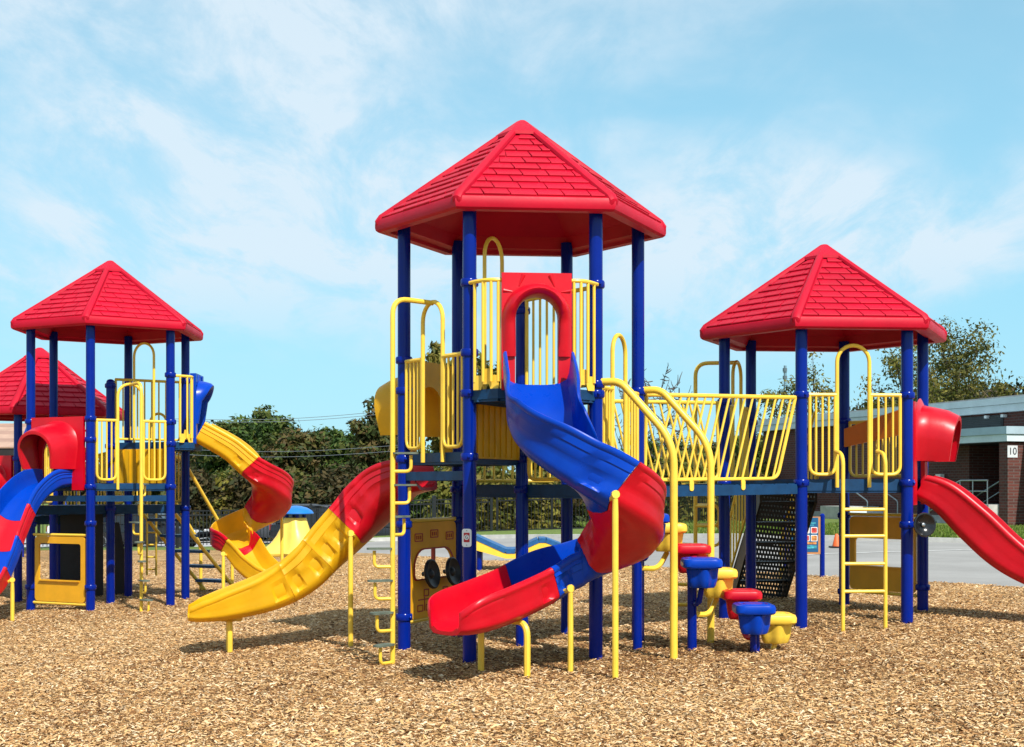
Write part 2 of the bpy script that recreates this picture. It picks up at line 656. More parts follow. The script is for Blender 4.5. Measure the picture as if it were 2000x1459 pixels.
def pole_climber(thing, hx, k, zd, pa, pb, top, label, treads=True, out=0.47):
    """a bent pole standing in front of an entrance, with stirrup steps up it"""
    m, o, l, L = hx.edge(k)
    p = m + o * out
    g0 = gz(p.x)
    mid = (pa + pb) / 2
    pts = fillet([p + UP * (g0 - 0.1), p + UP * (top + 0.0), mid + UP * (top - 0.01)], 0.16, 8)
    pole = MB().tube(pts, 0.024, 10).build('climbing_pole', BAR, thing)
    pole['label'] = label
    H = zd - g0
    n = 7
    for i in range(n):
        z = zd - 0.02 - H * i / (n - 0.45)
        ang = R(-35 + 28 * i) if i < 3 else R(150 + 16 * (i - 3))
        base = -o
        dirv = Vector((base.x * math.cos(ang) - base.y * math.sin(ang), base.x * math.sin(ang) + base.y * math.cos(ang), 0))
        e = p + dirv * 0.17
        if treads:
            st = MB().tube(fillet([p + UP * (z - 0.16), e + UP * (z - 0.16), e + UP * (z - 0.01)], 0.05, 5), 0.016, 8)
        else:
            e = p + dirv * 0.30
            st = MB().tube(fillet([p + UP * (z - 0.25), e + UP * (z - 0.25), e + UP * z, p + UP * z], 0.10, 6), 0.018, 8)
        st.build('step_bracket', BAR, pole)
        if treads:
            c = p + dirv * 0.12 + UP * z
            sd_ = UP.cross(dirv)
            MB().prism(rounded(0.24, 0.11, 0.05), c, dirv, sd_, UP, 0.018).build('step', TREAD, pole, smooth=30)


def arch_poly(W, z0, z1, hw, zs, zt, n=14):
    """plate outline with an arched gateway open at the bottom"""
    pts = [(-W / 2, z0), (-W / 2, z1), (W / 2, z1), (W / 2, z0), (hw, z0), (hw, zs)]
    for i in range(1, n):
        a = math.pi * i / n
        pts.append((hw * math.cos(a), zs + (zt - zs) * math.sin(a)))
    pts += [(-hw, zs), (-hw, z0)]
    return pts


def slide_entry(thing, hx, k, zd, mt, label):
    """bowed balcony rails and a moulded gateway in front of a spiral slide"""
    m, o, l, L = hx.edge(k)
    out = 0.27
    # l points from vertex k to k+1 or back: rider going out has l on the left
    a, b = hx.v(k), hx.v(k + 1)
    d = (b - a).normalized()
    c = m + o * out
    W, z1 = 0.63, zd + 1.03
    gate = MB().prism(arch_poly(W, zd - 0.02, z1, 0.195, zd + 0.62, zd + 0.82), c - o * 0.035, d, UP, o, 0.09)
    g = gate.build('slide_gateway', mt, thing, smooth=30)
    g['label'] = label
    # projecting arch moulding, deepest at the crown
    vs, fs = [], []
    N = 28
    for i in range(N + 1):
        if i < 6:
            x, z, k_ = -1.0, -0.34 * (1 - i / 6), 0.0
        elif i > N - 6:
            x, z, k_ = 1.0, -0.34 * (i - N + 6) / 6, 0.0
        else:
            an = math.pi * (i - 6) / (N - 12)
            x, z, k_ = -math.cos(an), math.sin(an), math.sin(an)
        dp = 0.085 + 0.125 * k_ ** 0.8 - (0.05 * max(0, -z) / 0.34)
        for (r_, dd_) in ((0.315, 0.0), (0.300, dp * 0.45), (0.275, dp * 0.85), (0.245, dp), (0.215, dp * 0.93), (0.197, dp * 0.7), (0.192, 0.0)):
            zz = zd + 0.62 + (z * r_ * 1.02 if z > 0 else z)
            vs.append(c + o * (0.05 + dd_) + d * (x * r_ * (1.0 if z >= 0 else 1.0 + 0.06 * z)) + UP * zz)
    for i in range(N):
        for j in range(6):
            fs.append((i * 7 + j, i * 7 + j + 1, (i + 1) * 7 + j + 1, (i + 1) * 7 + j))
    fs += [tuple(range(7)), tuple(N * 7 + j for j in reversed(range(7)))]
    MB().add(vs, fs).build('arch_moulding', mt, g, smooth=50)
    for s in (-1, 1):
        MB().tube([c + o * 0.055 + d * (s * 0.12) + UP * (z1 - 0.02), c + o * 0.055 + d * (s * 0.16) + UP * (z1 - 0.12)], [0.02, 0.006], 8).build('moulded_rib', mt, g)
        MB().tube([c + o * 0.055 + d * (s * 0.30) + UP * (z1 - 0.16), c + o * 0.055 + d * (s * 0.22) + UP * (z1 - 0.17)], [0.016, 0.006], 8).build('moulded_rib', mt, g)
    # bowed rails either side
    for (pst, s) in ((a, -1), (b, 1)):
        e = c + d * (s * (W / 2 + 0.0))
        p0 = pst - d * (s * 0.0) + o * 0.075
        def q(t):
            return p0.lerp(e, t) + o * (0.075 * math.sin(math.pi * t))
        mm = MB().tube([q(t / 8) + UP * (zd + 0.97) for t in range(9)], 0.019, 8)
        # foot plate
        x0, x1 = q(0.12), q(0.92)
        dd = (x1 - x0)
        w = dd.length
        dd.normalize()
        nn = dd.cross(UP)
        poly = [(0, -0.03), (w * 0.30, -0.03), (w * 0.38, 0.02), (w * 0.62, 0.02), (w * 0.70, -0.03), (w, -0.03), (w, 0.16), (w * .96, 0.10), (w * 0.66, 0.10),
                (w * 0.62, 0.16), (w * 0.38, 0.16), (w * 0.34, 0.10), (w * 0.04, 0.10), (0, 0.16)]
        gr = mm.build('guardrail', BAR, thing)
        MB().prism(poly, x0 + UP * (zd + 0.02), dd, UP, nn, 0.012).build('foot_plate', BAR, gr, smooth=None)
        for t in (0.14, 0.40, 0.66, 0.90):
            p = q(t)
            bar('bar', p + UP * (zd + 0.06), p + UP * (zd + 0.97), 0.0145, BAR, gr)
    # little sill
    deck(thing, [a + o * 0.06, b + o * 0.06, c + d * 0.36 + o * 0.04, c - d * 0.36 + o * 0.04], zd - 0.004, 0.09, 'deck')
    return c


def hood_entry(thing, hx, k, zd, mt, label, depth=0.50, zt=0.95, zb=-0.10, hood_h=0.86):
    """flat panel across an edge with a barrel hood standing out of it"""
    m, o, l, L = hx.edge(k)
    a, b = hx.v(k), hx.v(k + 1)
    d = (b - a).normalized()
    w = L - 0.16
    g = MB().prism(arch_poly(w, zd + zb, zd + zt, 0.29, zd + 0.42, zd + 0.70), m + o * 0.02, d, UP, o, 0.045).build('hood_panel', mt, thing, smooth=30)
    g['label'] = label
    # barrel
    st = [(0.04, 0.41, 0.90, 0.20), (0.08, 0.385, hood_h, 0.20), (0.20, 0.37, hood_h - 0.02, 0.20), (0.38, 0.35, hood_h - 0.06, 0.20),
          (0.50, 0.335, hood_h - 0.11, 0.20), (0.535, 0.33, hood_h - 0.125, 0.20), (0.54, 0.315, hood_h - 0.145, 0.20)]
    st = [(s * depth / 0.5, hw, h, zb_) for (s, hw, h, zb_) in st]

    def sect(hw, h, z0, n=18):
        pts = [(-hw * 0.88, z0)]
        zs = max(z0 + 0.02, h - hw)
        for i in range(n + 1):
            an = math.pi * i / n
            pts.append((-hw * math.cos(an) * (1 if 0 < i < n else 0.99), zs + (h - zs) * (math.sin(an) ** 0.75)))
        pts.append((hw * 0.88, z0))
        return pts
    vs, nn = [], None
    for inner in (0, 1):
        for (s, hw, h, z0) in st:
            pp = sect(hw - 0.028 * inner, h - 0.028 * inner, z0)
            nn = len(pp)
            for (x, z) in pp:
                slant = -0.10 * (1 - (z - 0.2) / 0.7) * (s / depth) ** 2
                vs.append(m + o * (s + slant + 0.02) + d * x + UP * (zd + z))
    q = len(st)
    fs = []
    for inner in (0, 1):
        o0 = inner * q * nn
        for i in range(q - 1):
            for j in range(nn - 1):
                fs.append((o0 + i * nn + j, o0 + i * nn + j + 1, o0 + (i + 1) * nn + j + 1, o0 + (i + 1) * nn + j))
    for j in range(nn - 1):
        fs.append(((q - 1) * nn + j, (q - 1) * nn + j + 1, q * nn + (q - 1) * nn + j + 1, q * nn + (q - 1) * nn + j))
    for i in range(q - 1):
        for j in (0, nn - 1):
            fs.append((i * nn + j, (i + 1) * nn + j, q * nn + (i + 1) * nn + j, q * nn + i * nn + j))
    MB().add(vs, fs).build('hood', mt, g, smooth=50)
    return m, o, d


# ------------------------------------------------------------------ slides


class Path:
    def __init__(self, ctrl):
        """ctrl rows: x, y, z (bed centre), half width, left wall, right wall, bank"""
        c = [np.array(r, float) for r in ctrl]
        pts = []
        n = len(c)
        for i in range(n - 1):
            p0, p1, p2, p3 = c[max(0, i - 1)], c[i], c[i + 1], c[min(n - 1, i + 2)]
            for k in range(12):
                t = k / 12
                pts.append(0.5 * ((2 * p1) + (-p0 + p2) * t + (2 * p0 - 5 * p1 + 4 * p2 - p3) * t * t + (-p0 + 3 * p1 - 3 * p2 + p3) * t ** 3))
        pts.append(c[-1])
        self.p = np.array(pts)
        dl = np.linalg.norm(np.diff(self.p[:, :3], axis=0), axis=1)
        self.s = np.concatenate([[0], np.cumsum(dl)])
        self.L = self.s[-1]
        t = np.gradient(self.p[:, :3], axis=0)
        self.t = t / np.linalg.norm(t, axis=1)[:, None]

    def frame(self, s):
        ss = max(-0.25, min(self.L + 0.25, s))
        cl = max(0, min(self.L, ss))
        row = [np.interp(cl, self.s, self.p[:, j]) for j in range(7)]
        t = Vector([np.interp(cl, self.s, self.t[:, j]) for j in range(3)]).normalized()
        pos = Vector(row[:3]) + t * (ss - cl)
        left = UP.cross(t).normalized()
        up = t.cross(left)
        bk = row[6]
        l2 = left * math.cos(bk) + up * math.sin(bk)
        u2 = up * math.cos(bk) - left * math.sin(bk)
        return pos, t, l2, u2, row[3], row[4], row[5]


def slide_profile(hw, hl, hr, th=0.022, rib=0.6):
    """closed outline of the trough; returns (a, b, u) with a to the left"""
    def side(h):
        return [(1.0, h), (1.0, h * 0.62), (0.985, h * 0.36), (0.93, h * 0.17), (0.80, 0.035), (0.55, 0.006), (0.25, 0.0)]
    inner = [(-hw * x, z) for (x, z) in side(hr)] + [(0, 0)] + [(hw * x, z) for (x, z) in reversed(side(hl))]

    def oside(h, s):
        w = hw + th
        return [(s * (hw + 0.028), h + 0.004), (s * (hw + 0.036), h - 0.020), (s * (hw + 0.030), h - 0.042), (s * w, h - 0.052),
                (s * (w + 0.014 * rib), h * 0.72), (s * (w - 0.002 * rib), h * 0.69), (s * (w + 0.010 * rib), h * 0.52), (s * (w - 0.004 * rib), h * 0.49),
                (s * (w - 0.002), h * 0.34), (s * (w - 0.002), h * 0.20), (s * (hw * 0.985 + th), h * 0.14), (s * (hw * 0.95 + th), h * 0.08), (s * hw * 0.83, -th), (s * hw * 0.45, -th - 0.008)]
    outer = [(s_[0], s_[1]) for s_ in oside(hl, 1)] + [(0, -th - 0.01)] + [(s_[0], s_[1]) for s_ in reversed(oside(hr, -1))]
    top_l = [(hw + 0.004, hl + 0.012), (hw + 0.018, hl + 0.013)]
    top_r = [(-hw - 0.018, hr + 0.013), (-hw - 0.004, hr + 0.012)]
    return inner + top_l + outer + top_r


def slide_section(part, path, s0, s1, mt, bulge=0.08, first=False, last=False, pockets=(), name='slide_section', step=0.035):
    n = max(4, int((s1 - s0) / step))
    vs, q = [], None
    for i in range(n + 1):
        f = i / n
        row = None
        s_mid = s0 + (s1 - s0) * f
        pos, t, l, u, hw, hl, hr = path.frame(s_mid)
        pr = slide_profile(hw, hl, hr, rib=0.12 if last else 0.6)
        q = len(pr)
        for j, (a, b) in enumerate(pr):
            x = min(1.0, abs(a) / max(hw, 1e-3))
            bl = bulge * (1 - x * x) - bulge * 0.25
            b0 = 0 if first else bl
            b1 = 0 if last else bl
            s = s_mid + b0 * (1 - f) + b1 * f
            pos, t, l, u, hw2, hl2, hr2 = path.frame(s)
            aa, bb = a, b
            # joint flange
            if 15 + 2 <= j < q - 2:
                for (p0, p1, sd_) in pockets:
                    if p0 < s_mid < p1 and a * sd_ > 0 and 0.17 * hl < b < 0.53 * hl:
                        e = min(s_mid - p0, p1 - s_mid) / (p1 - p0)
                        aa = a - sd_ * 0.034 * min(1, e * 9)
                edge = min(f, 1 - f) * (s1 - s0)
                if (edge < 0.03) and not (first and f < 0.5) and not (last and f > 0.5):
                    aa *= 1.030
            vs.append(pos + l * aa + u * bb)
    fs = []
    for i in range(n):
        for j in range(q):
            fs.append((i * q + j, i * q + (j + 1) % q, (i + 1) * q + (j + 1) % q, (i + 1) * q + j))
    fs.append(tuple(reversed(range(q))))
    fs.append(tuple(n * q + j for j in range(q)))
    return MB().add(vs, fs).build(name, mt, part, smooth=42)


def slide(thing, name, ctrl, sections, label, pockets=(), loc=None):
    """sections: (end fraction, material)"""
    path = Path(ctrl)
    p0 = path.frame(0)[0]
    part = empty(name, (p0.x, p0.y, p0.z), label, parent=thing)
    s = 0.0
    for i, (e, mt) in enumerate(sections):
        slide_section(part, path, s * path.L + (0.003 if i else 0), e * path.L - 0.003, mt, first=(i == 0), last=(i == len(sections) - 1),
                      pockets=[(a * path.L, b * path.L, sd_) for (a, b, sd_) in pockets])
        s = e
    return part, path


def spiral_ctrl(hx, k, zd, out, straight, r, turn, tail, zs, hw=0.30, h=0.26, wall=0.33, curl=0.0):
    """control rows for a left-turning spiral: straight run, arc, tail; zs: heights at (end of straight, end of arc, end of tail)"""
    m, o, l, L = hx.edge(k)
    p = m + o * out
    rows = [(*(p), zd + 0.02, hw, h * 1.1, h * 1.1, 0)]
    rows = [(p.x, p.y, zd + 0.03, hw, h * 1.15, h * 1.15, 0)]
    p1 = p + o * straight * 0.6
    rows.append((p1.x, p1.y, zd + (zs[0] - zd) * 0.45, hw, h * 1.2, h * 1.2, 0))
    p2 = p + o * straight
    rows.append((p2.x, p2.y, zs[0], hw, h * 1.1, wall, 0))
    c = p2 + l * r
    n = max(5, int(turn / R(32)))
    for i in range(1, n + 1):
        a = turn * i / n
        d = o * math.cos(a) + l * math.sin(a)          # heading
        rad = -(UP.cross(d))                            # from centre to rider
        q = c + rad * r
        rows.append((q.x, q.y, zs[0] + (zs[1] - zs[0]) * (1 - (1 - i / n) ** 1.55), hw, h, wall + (h - wall) * max(0.0, (i / n - 0.55) / 0.45), -0.10 * min(1.0, 2.2 * (1 - i / n) + 0.1)))
    for i, f in enumerate((0.3, 0.6, 0.8, 0.93, 1.0)):
        a = turn + curl * f
        d = o * math.cos(a) + l * math.sin(a)
        q2 = q + d * (tail * f)
        zf = zs[1] + (zs[2] - zs[1]) * (1 - (1 - f) ** 1.7)
        rows.append((q2.x, q2.y, zf, hw * (1, 1.04, 1.05, 0.95, 0.62)[i], h * (1, 1.0, 0.95, 0.80, 0.52)[i], h * (1, 1.0, 0.95, 0.80, 0.52)[i], 0))
    return rows


def attach(path, u0, f0, f1, side):
    """lowest outer point of the trough nearest to a photo column"""
    best = None
    for i in range(60):
        s = path.L * (f0 + (f1 - f0) * i / 59)
        pos, t, l, u, hw, hl, hr = path.frame(s)
        p = pos + l * (side * (hw + 0.03)) + u * 0.06
        e = abs(1000 + F * p.x / p.y - u0)
        if best is None or e < best[0]:
            best = (e, p, pos + u * 0.0)
    return best[1], best[2]


def leg_post(part, top, r=0.026, foot=None):
    top, inner = top if isinstance(top, tuple) else (top, None)
    if inner is not None:
        d_ = (top - inner)
        d_.normalize()
        top = top + d_ * 0.05
        bar("leg_bracket", inner.lerp(top, 0.55) - UP * 0.02, top - UP * 0.01, 0.022, BAR, part)
    """a slide support: tube with flattened bracket at the top"""
    f = foot if foot is not None else Vector((top.x, top.y, 0))
    g = gz(f.x) - 0.08
    m = MB().tube([Vector((f.x, f.y, g)), Vector((f.x, f.y, top.z - 0.16)), top], [r, r, r * 0.8], 10)
    m.lathe([(0.034, -0.02), (0.034, 0.02)], c=top, n=10, az=(0.2, -1, 0.1))
    return m.build('support_leg', BAR, part)


def exit_leg(part, c, side, w=0.30, z=0.3):
    """two bent flat legs and a gusset under the lip of a slide"""
    fw = side.cross(UP)
    for s in (-1, 1):
        foot = c + side * (s * w)
        b = MB()
        pts = fillet([c + side * (s * 0.05) + UP * (z - 0.03), foot + UP * (z - 0.03), Vector((foot.x, foot.y, gz(foot.x) - 0.06))], 0.14, 6)
        b.tube(pts, 0.028, 8)
        b.build('support_leg', BAR, part)
    MB().prism([(-0.17, 0.09), (0.14, 0.13), (0.16, 0.02), (0.08, -0.03), (-0.12, -0.03)], c + UP * (z - 0.01) - side * 0.02, fw, UP, side, 0.04).build('gusset', BAR, part)

# ------------------------------------------------------------------ towers
ORIG = Vector((0, 0, 0))


def riser(thing, a, b, z0, z1, mt=YEL, ribs=8, name='riser_panel'):
    d = (b - a).normalized()
    L = (b - a).length
    n = d.cross(UP)
    w = L - 0.15
    g = MB().prism([(-w / 2, z0), (w / 2, z0), (w / 2, z1), (-w / 2, z1)], (a + b) / 2 - n * 0.01, d, UP, n, 0.02).build(name, mt, thing, smooth=None)
    for s in (-1, 1):
        for i in range(ribs):
            x = -w / 2 + w * (i + 0.5) / ribs
            MB().box((a + b) / 2 + d * x + n * (0.016 * s) + UP * ((z0 + z1) / 2), (0.022, 0.014, (z1 - z0) * 0.94), d, n).build('rib', mt, g, smooth=None)
    return g


def big_tower(thing, hx, zr, zp, zh, zi, zl, vis, roof_label, hood_mt, gate_mt, names):
    C = hx.c
    v = [hx.v(k) for k in range(6)]
    # rings: rail tops and deck edges
    rg = {0: (zh + 0.98, zh - 0.03, zi + 0.90, zi - 0.05), 1: (zh + 0.98, zh - 0.03, zl + 0.92, zl - 0.05), 2: (zl + 0.93, zl - 0.05),
          3: (zl + 0.92, zl - 0.05), 4: (zi + 0.9, zi - 0.05, zl - 0.05), 5: (zi + 0.92, zi + 0.62, zi - 0.05)}
    low = {4: (0.33, 1.24), 5: (0.33, 1.24)}
    for k in range(6):
        g = gz(v[k].x)
        post(thing, v[k], zr + 0.11, list(rg[k]) + [g + z for z in low.get(k, ())])
    post(thing, C, zh + 0.96, (zh + 0.86, zh - 0.05, zi - 0.05, zl - 0.05), cap=True)
    roof(thing, hx, zr, zp, vis, roof_label)
    deck(thing, [v[0], v[1], C], zh)
    deck(thing, [v[5], v[0], C], zi, 0.09)
    deck(thing, [v[4], v[5], C], zi, 0.09)
    for (i, j) in ((1, 2), (2, 3), (3, 4)):
        deck(thing, [v[i], v[j], C], zl, 0.11)
    # ledger beams below the entry decks
    for (i, j) in ((5, 0), (4, 5)):
        a, b = v[i], v[j]
        MB().box((a + b) / 2 + UP * (zi - 0.22), ((b - a).length - 0.13, 0.04, 0.085), (b - a).normalized(), UP.cross((b - a).normalized())).build('ledger_beam', DECK, thing, smooth=None)
    # guards
    d = (v[1] - C).normalized()
    rail_panel(thing, C + d * 0.08, v[1] - d * 0.09, zh + 0.06, zh + 0.96, 8, corner=0.05)
    riser(thing, v[0], C, zi - 0.06, zh - 0.10)
    hoop(thing, v[0], C, 0.27, 0.60, zh)
    d = (v[4] - v[3]).normalized()
    rail_panel(thing, v[3] + d * 0.085, v[4] - d * 0.085, zl + 0.04, zl + 0.92, 9)
    # entrance with pole climber
    pa, pb, top = entry(thing, hx, 5, zi)
    pole_climber(thing, hx, 5, zi, pa, pb, top, names[0])
    slide_entry(thing, hx, 0, zh, gate_mt, names[1])
    return hood_entry(thing, hx, 4, zi, hood_mt, names[2])


def bridge(thing, hA, hB, kA, kB, zA, zB, label):
    a0, a1 = hA.v(kA), hA.v(kA + 1)            # front and rear post of the first tower
    b0, b1 = hB.v(kB + 1), hB.v(kB)
    dirv = ((b0 - a0) + (b1 - a1)).normalized()
    # deck planks
    n = 12
    for i in range(n):
        f0, f1 = i / n, (i + 1) / n
        p = [a0.lerp(b0, f0), a0.lerp(b0, f1 - 0.006), a1.lerp(b1, f1 - 0.006), a1.lerp(b1, f0)]
        c = sum(p, Vector()) / 4
        z = zA + (zB - zA) * (f0 + f1) / 2
        MB().prism([(q.x, q.y) for q in [c + (x - c) * 0.985 for x in p]], (0, 0, z - 0.05), (1, 0, 0), (0, 1, 0), UP, 0.035).build('bridge_plank', DECK, thing, smooth=None)
    for (a, b) in ((a0, b0), (a1, b1)):
        d = (b - a).normalized()
        nrm = d.cross(UP)
        MB().box((a + b) / 2 + UP * ((zA + zB) / 2 - 0.075), ((b - a).length - 0.14, 0.045, 0.105), (d + UP * ((zB - zA) / (b - a).length)).normalized(), nrm).build('bridge_beam', DECK, thing, smooth=None)
    for si, (a, b) in enumerate(((a0, b0), (a1, b1))):
        d = (b - a).normalized()
        L = (b - a).length
        sh = 0.24

        def P(x, h):
            f = x / L
            return a + d * x + UP * (zA + (zB - zA) * f + h)
        x0, x1 = 0.08, L - 0.08
        if si == 0:
            lo0, lo1, hi0, hi1 = x0, x1 - sh, x0 + 0.02, x1
        else:
            lo0, lo1, hi0, hi1 = x0 + sh, x1, x0, x1 - 0.02
        m = MB().tube([P(x0, 0.90), P(x1, 0.90)], 0.022, 8)
        m.tube(fillet([P(hi0, 0.90), P(lo0, 0.04), P(lo1, 0.04), P(hi1, 0.90)], 0.09), 0.019, 8)
        nn = d.cross(UP) * (1 if si == 0 else -1)
        for f in (0.33, 0.72):
            m.prism(rounded(0.05, 0.11, 0.024), P(lo0 + (lo1 - lo0) * f, -0.02) + nn * 0.02, d, UP, nn, 0.012)
        g = m.build('bridge_rail', BAR, thing)
        g['label'] = label[si]
        nb = 19
        for i in range(1, nb):
            xl = lo0 + (L - 0.16) * i / nb - (0.0 if si == 0 else sh)
            bot, topx = (xl, xl + sh) if si == 0 else (xl + sh, xl)
            tb = 0.04
            if si == 0 and topx > x1 - 0.03:
                continue
            if si == 1 and topx < x0 + 0.02:
                # starts on the sloping end bar
                continue
            if bot > (lo1 if si == 0 else x1) - 0.03:
                continue
            bar('bar', P(bot, tb), P(topx, 0.90), 0.0125, BAR, g)


# ---- main structure: tall tower in the middle, lower tower on the right
play = empty('play_structure', (0.1, 13.5, 0), 'tall central play structure with two red roofs, linked by a yellow railed bridge', 'play structure')
H1 = Hex((0.099, 13.533), 0.0927)
H2 = Hex((3.576, 15.638), 0.0927)
ZH, ZI, ZL = 2.46, 1.90, 1.60
m4, o4, d4 = big_tower(play, H1, 4.07, 5.19, ZH, ZI, ZL, (0, 5, 1), 'tallest red shingled roof in the middle', YEL, RED,
                       ('yellow pole climber with grey steps left of the middle tower', 'red arched gateway above the blue spiral slide',
                        'yellow panel with arched hood at the straight yellow slide'))

# spiral slide
ctrl = spiral_ctrl(H1, 0, ZH, 0.30, 0.50, 0.37, R(304), 1.27, (2.02, 0.70, 0.39), hw=0.285, h=0.29, wall=0.42, curl=R(2))
sp, path = slide(play, 'spiral_slide', ctrl, [(0.355, BLUEP), (0.575, RED), (0.765, BLUEP), (1.0, RED)], 'blue and red spiral slide curling to the ground in front of the tower',
                 pockets=[(0.305, 0.335, -1), (0.72, 0.75, 1), (0.78, 0.805, 1)])
leg_post(sp, attach(path, 1196, 0.24, 0.42, -1))
leg_post(sp, attach(path, 1107, 0.64, 0.80, 1))
pp, t_, l_, u_, *_ = path.frame(path.L * 0.85)
exit_leg(sp, Vector((pp.x, pp.y, 0)), l_, 0.30, pp.z - 0.02)

# straight slide to the left, red then yellow
st = m4 + o4 * 0.05
ctrl = [(st.x, st.y, 1.57, 0.27, 0.28, 0.28, 0), (-1.10, 14.06, 1.50, 0.27, 0.34, 0.34, 0), (-1.27, 14.15, 1.35, 0.28, 0.38, 0.38, 0),
        (-1.46, 14.22, 1.13, 0.28, 0.41, 0.41, 0), (-1.78, 14.26, 0.80, 0.28, 0.42, 0.42, 0), (-2.10, 14.23, 0.51, 0.28, 0.41, 0.41, 0), (-2.47, 14.17, 0.34, 0.28, 0.35, 0.35, 0),
        (-2.92, 14.06, 0.25, 0.265, 0.26, 0.26, 0), (-3.18, 13.98, 0.23, 0.20, 0.18, 0.18, 0), (-3.31, 13.94, 0.24, 0.12, 0.11, 0.11, 0)]
sb, path = slide(play, 'straight_slide', ctrl, [(0.305, RED), (0.46, YEL), (0.63, YEL), (1.0, YEL)], 'yellow slide with red upper section running down to the left',
                 pockets=[(0.23, 0.28, 1), (0.33, 0.375, 1), (0.40, 0.445, 1), (0.475, 0.52, 1), (0.57, 0.615, 1), (0.645, 0.70, 1)])
leg_post(sb, attach(path, 690, 0.25, 0.7, 1))
pp, t_, l_, u_, *_ = path.frame(path.L * 0.86)
exit_leg(sb, Vector((pp.x, pp.y, 0)), l_, 0.10, pp.z - 0.02)

# dashboard play panel under the entry deck
a, b = H1.v(5), H1.v(4)
d = (b - a).normalized()
n = -(d.cross(UP))
if n.dot(Vector((0, -1, 0))) < 0:
    n = -n
pc = (a + b) / 2


def plate(name, poly, c, ax, an, t, mt, parent, sm=30):
    return MB().prism(poly, c, ax, UP, an, t).build(name, mt, parent, smooth=sm)


def ring_plate(outer, inner, c, ax, an, t):
    """flat plate with a hole; outer and inner have equal counts"""
    m = MB()
    k = len(outer)
    c, ax, an = Vector(c), Vector(ax), Vector(an)
    A = [c + ax * p[0] + UP * p[1] for p in outer] + [c + ax * p[0] + UP * p[1] for p in inner]
    B = [p + an * t for p in A]
    fs = []
    for i in range(k):
        j = (i + 1) % k
        fs += [(i, j, k + j, k + i), (2 * k + i, 3 * k + i, 3 * k + j, 2 * k + j), (i, 2 * k + i, 2 * k + j, j), (k + i, k + j, 3 * k + j, 3 * k + i)]
    return m.add(A + B, fs)


W, z0, z1 = 0.98, 0.26, 1.22
outer = rounded(W, z1 - z0, 0.07, 5, 0, (z0 + z1) / 2)
inner = []
for (sx, sy, a0) in ((1, 1, 0), (-1, 1, 90), (-1, -1, 180), (1, -1, 270)):
    for k in range(6):
        an = R(a0 + 90 * k / 5)
        rr = 0.20 if sy > 0 else 0.05
        inner.append((sx * (0.42 - rr) + rr * math.cos(an), 0.80 + sy * (0.15 - (rr if sy < 0 else 0.19)) + (rr if sy < 0 else 0.19) * math.sin(an)))
dash = ring_plate(outer, inner, pc, d, n, 0.025).build('dashboard_panel', ORG, play, smooth=None)
dash['label'] = 'orange yellow dashboard panel with two black steering wheels'
ring_plate([(x * 1.05, 0.80 + (y - 0.80) * 1.07) for (x, y) in inner], [(x * 0.985, 0.80 + (y - 0.80) * 0.97) for (x, y) in inner], pc + n * 0.026, d, n, 0.006).build('window_trim', REDPRINT, dash, smooth=None)
plate('mullion', [(-0.02, 0.64), (0.02, 0.64), (0.02, 0.95), (-0.02, 0.95)], pc, d, n, 0.03, REDPRINT, dash, None)
for s in (-0.33, 0.0, 0.34):
    zc = 1.10 if s == 0 else 1.07
    ring_plate(rounded(0.17, 0.085, 0.01, 2, s, zc), rounded(0.145, 0.062, 0.008, 2, s, zc), pc + n * 0.026, d, n, 0.004).build('printed_gauge', REDPRINT, dash, smooth=None)
    for q in (-0.04, 0.0, 0.04):
        plate('printed_gauge', rounded(0.018, 0.04, 0.004, 2, s + q, zc), pc + n * 0.026, d, n, 0.004, REDPRINT, dash, None)
for s in (-0.17, 0.24):
    ring_plate(rounded(0.11, 0.075, 0.006, 2, s, 0.51), rounded(0.085, 0.05, 0.005, 2, s, 0.51), pc + n * 0.026, d, n, 0.004).build('printed_dial', REDPRINT, dash, smooth=None)
for (x, zc, w, h) in ((-0.30, 0.36, 0.12, 0.07), (-0.12, 0.36, 0.12, 0.07), (0.02, 0.38, 0.09, 0.13), (0.20, 0.37, 0.10, 0.11), (-0.21, 0.445, 0.26, 0.012), (0.30, 0.445, 0.20, 0.012),
                      (0.34, 0.36, 0.10, 0.08), (-0.21, 0.40, 0.014, 0.14)):
    if min(w, h) < 0.03:
        plate('printed_line', [(x - w / 2, zc - h / 2), (x + w / 2, zc - h / 2), (x + w / 2, zc + h / 2), (x - w / 2, zc + h / 2)], pc + n * 0.026, d, n, 0.004, REDPRINT, dash, None)
    else:
        ring_plate(rounded(w, h, 0.008, 2, x, zc), rounded(w - 0.022, h - 0.022, 0.006, 2, x, zc), pc + n * 0.026, d, n, 0.004).build('printed_button', REDPRINT, dash, smooth=None)
for zz in (z1 + 0.02, z0 - 0.02):
    bar('panel_rail', a + UP * zz + d * 0.05, b + UP * zz - d * 0.05, 0.022, BAR, dash)
for s in (-0.22, 0.24):
    cc = pc + d * s + n * 0.10 + UP * 0.70
    m = MB().lathe([(0.03, -0.02), (0.10, 0.005), (0.135, 0.0), (0.15, 0.012), (0.15, 0.03), (0.135, 0.04), (0.12, 0.03), (0.05, 0.012), (0.03, 0.03), (0.012, 0.034)], c=cc, n=28, az=n + UP * 0.15)
    m.tube([cc - n * 0.09, cc], 0.022, 10)
    w_ = m.build('steering_wheel', BLACK, dash, smooth=40)

